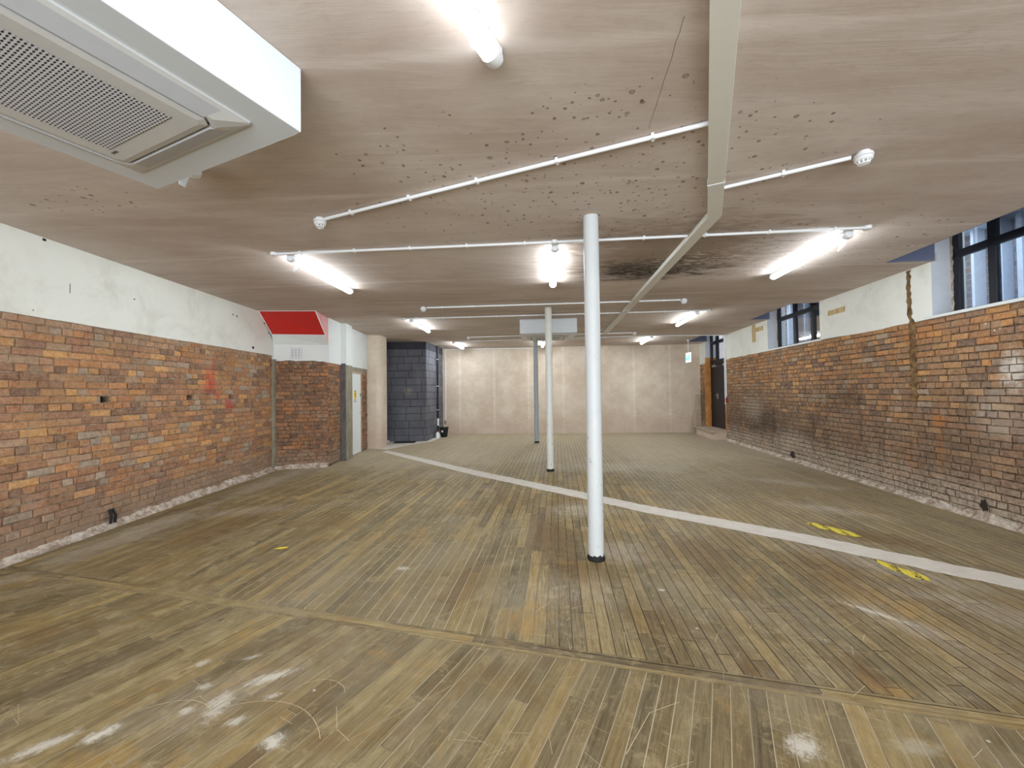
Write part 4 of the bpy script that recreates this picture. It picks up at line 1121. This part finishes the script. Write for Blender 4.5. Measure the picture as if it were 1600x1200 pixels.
def timber(s, z, ls, lz, label, extra=None):
    t = thing('timber_fixing', label, 'timber block', FR(s, -.024, z), FR.ang(), 'timber fixings in the right wall')
    b = MB(); b.box((-ls / 2, 0, -lz / 2), (ls / 2, .012, lz / 2)); b.build('block', M['timber'], t, bevel=.003)
    if extra:
        e = MB(); e.box(*extra); e.build('crosspiece', M['timber'], t, bevel=.003)
timber(2.70, 2.80, 0.42, 0.085, 'horizontal timber block set in white plaster between the two windows')
timber(5.72, 2.85, 0.16, 0.42, 'upright timber with short crosspiece in white plaster, left of the small window', ((-.46, 0, .02), (-.08, .012, .12)))

t = thing('fire_call_point', 'small red fire alarm call point on the brick beside the black door', 'call point', FR(7.46, -.02, 1.17), FR.ang())
b = MB(); b.box((-.05, 0, -.05), (.05, .055, .05)); b.build('case', M['callred'], t, bevel=.006)
b = MB(); b.box((-.025, .055, -.022), (.025, .058, .022)); b.build('glass_plate', M['plastic'], t)

t = thing('exit_sign', 'lit cyan hanging exit sign near the black double door', 'sign', (5.62, 12.6, 2.36), R(90))
b = MB(); b.box((-.17, -.012, 0), (.17, .012, .30)); b.build('panel', M['signw'], t, bevel=.004)
b = MB(); b.box((-.15, .0125, .05), (.15, .0145, .24)); b.build('green_field', M['sign'], t)
b = MB()
b.ring([[(x, yy, z) for x, z in ((.02, .13), (.07, .13), (.07, .16), (.12, .105), (.07, .06), (.07, .09), (.02, .09))] for yy in (.0146, .0155)])
b.ring([[(-.07 + .018 * math.cos(k), yy, .205 + .018 * math.sin(k)) for k in [2 * math.pi * i / 10 for i in range(10)]] for yy in (.0146, .0155)])
b.ring([[(x, yy, z) for x, z in ((-.09, .18), (-.05, .185), (-.02, .15), (-.03, .14), (-.055, .16), (-.055, .12), (-.03, .065), (-.045, .06), (-.075, .11), (-.105, .075), (-.115, .085), (-.09, .125))] for yy in (.0146, .0155)])
b.build('pictogram', M['signg'], t)
b = MB(); b.tube([(0, 0, .30), (0, 0, H - 2.36)], .008, 8); b.lathe([(.04, H - 2.36 - .02), (.04, H - 2.36)], 16); b.build('suspension_rod', M['plastic'], t)

# pipes on the return of the block wall
t = thing('drain_pipe', 'black pipe running down the grey blockwork corner, white at its foot', 'pipe', FKR(1.15, -.06, 0), 0)
b = MB(); b.tube([(0, 0, .62), (0, 0, H)], .028, 12); b.build('pipe', M['black'], t, smooth=True)
b = MB(); b.tube([(0, 0, .38), (0, 0, .62)], .034, 12); b.build('coupling', M['plastic'], t, smooth=True)
b = MB(); b.tube([(0, 0, .0), (0, 0, .38)], .028, 12); b.build('pipe', M['black'], t, smooth=True)
for z in (.9, 1.7, 2.6):
    b = MB(); b.box((-.04, -.034, z), (.03, .034, z + .02)); b.build('bracket', M['plastic'], t)
t = thing('bottle', 'white plastic bottle on the floor next to the black bucket', 'bottle', (-2.46, 13.05, 0))
b = MB(); b.lathe([(.06, 0), (.065, .02), (.065, .13), (.045, .17), (.022, .19), (.022, .205)], 18); b.build('body', M['plastic'], t, smooth=True)
b = MB(); b.lathe([(.026, .205), (.026, .235), (.02, .24)], 14); b.build('cap', M['callred'], t)
t = thing('bucket', 'black bucket with a white sticker at the foot of the plaster wall', 'bucket', (-2.30, 13.35, 0))
b = MB(); b.lathe([(.10, 0), (.105, .01), (.145, .30), (.157, .30), (.157, .325), (.14, .325), (.098, .02), (.0005, .015)], 28); b.build('pail', M['rubber'], t, smooth=True)
b = MB(); b.ring([[(.118 * k * math.sin(v), -.118 * k * math.cos(v), z) for v in (-.55, -.3, -.05)] + [(.118 * k * 1.02 * math.sin(v), -.118 * k * 1.02 * math.cos(v), z) for v in (-.05, -.3, -.55)] for z, k in ((.17, 1.085), (.23, 1.155))]); b.build('sticker', M['plastic'], t)
t = thing('brush', 'worn brush standing in the black bucket, handle leaning on the wall', 'brush', (-2.29, 13.37, .03))
b = MB(); b.tube([(0, 0, 0), (.02, .03, .42)], .013, 8); b.build('handle', M['timber'], t)
b = MB(); b.box((-.01, .0, .40), (.06, .05, .50)); b.build('head', M['conc'], t)

t = thing('floor_mat', 'flat black rubber mat on the concrete before the grey blockwork', 'mat', (-3.25, 11.98, .0026), R(3))
b = MB(); b.box((-.32, -.18, 0), (.32, .18, .016)); b.build('mat', M['rubber'], t, bevel=.006)
t = thing('crumpled_paper', 'crumpled white paper on the floor by the dark lobby', 'paper', (-3.78, 12.05, .0026))
b = MB(); rng = random.Random(2); b.ring([[((.05 + .012 * rng.random()) * k * math.cos(v), (.035 + .012 * rng.random()) * k * math.sin(v), z) for v in [2 * math.pi * i / 9 for i in range(9)]] for z, k in ((0, .7), (.02, 1), (.045, .8), (.06, .3))]); b.build('paper', M['plastic'], t)

for (x, y, rx, L, wd_, lab) in ((6.28, 13.74, -4, 1.32, .15, 'weathered plank leaning on the plaster wall corner by the door step'), ):
    t = thing('plank', lab, 'plank', (x - .08, y - .12, 0), R(-3))
    b = MB(); b.add([(-.07, 0, 0), (.07, 0, 0), (.29, .10, L), (.16, .10, L), (-.07, .03, 0), (.07, .03, 0), (.29, .13, L), (.16, .13, L)], [(0, 1, 2, 3), (4, 7, 6, 5), (0, 4, 5, 1), (1, 5, 6, 2), (2, 6, 7, 3), (3, 7, 4, 0)]); b.build('board', M['plank'], t, bevel=.003)

# torn hazard tape on the boards
def tape(pts, loc, rz, label, name='hazard_tape'):
    t = thing(name, label, 'tape', (loc[0], loc[1], .0022), rz, 'torn hazard tape on the floor')
    b = MB(); b.ring([[(x, y * 1.5, z) for x, y in pts] for z in (0, .0012)]); b.build('tape', M['tape'], t)
tape([(-.26, .02), (-.18, .05), (-.06, .045), (.05, .06), (.16, .05), (.27, .015), (.22, -.045), (.10, -.05), (.02, -.035), (-.08, -.05), (-.17, -.03)], (3.35, 4.23), R(-62), 'torn yellow and black tape on the boards beyond the cement strip')
tape([(-.22, .02), (-.12, .035), (.0, .03), (.05, .05), (.14, .04), (.20, .0), (.12, -.04), (.04, -.03), (-.02, -.04), (-.13, -.02)], (3.15, 3.27), R(-76), 'torn yellow and black tape on the boards before the cement strip')
t = thing('tape_scrap', 'tiny yellow tape scrap alone on the boards at left', 'tape', (-2.27, 3.89, .0022), .4)
b = MB(); b.ring([[(x, y, z) for x, y in ((-.06, .0), (-.01, .025), (.05, .012), (.065, -.015), (.0, -.02))] for z in (0, .0012)]); b.build('scrap', M['yellow'], t)
t = thing('cable_stub', 'cut black cable stubs at the foot of the left brick wall', 'cable', FL(1.07, -.055, .02))
for dx in (-.025, .025):
    b = MB(); b.tube([(0, dx, .03), (.01, dx, .11), (-.02, dx * .6, .19)], .014, 8); b.build('cable', M['rubber'], t, smooth=True)
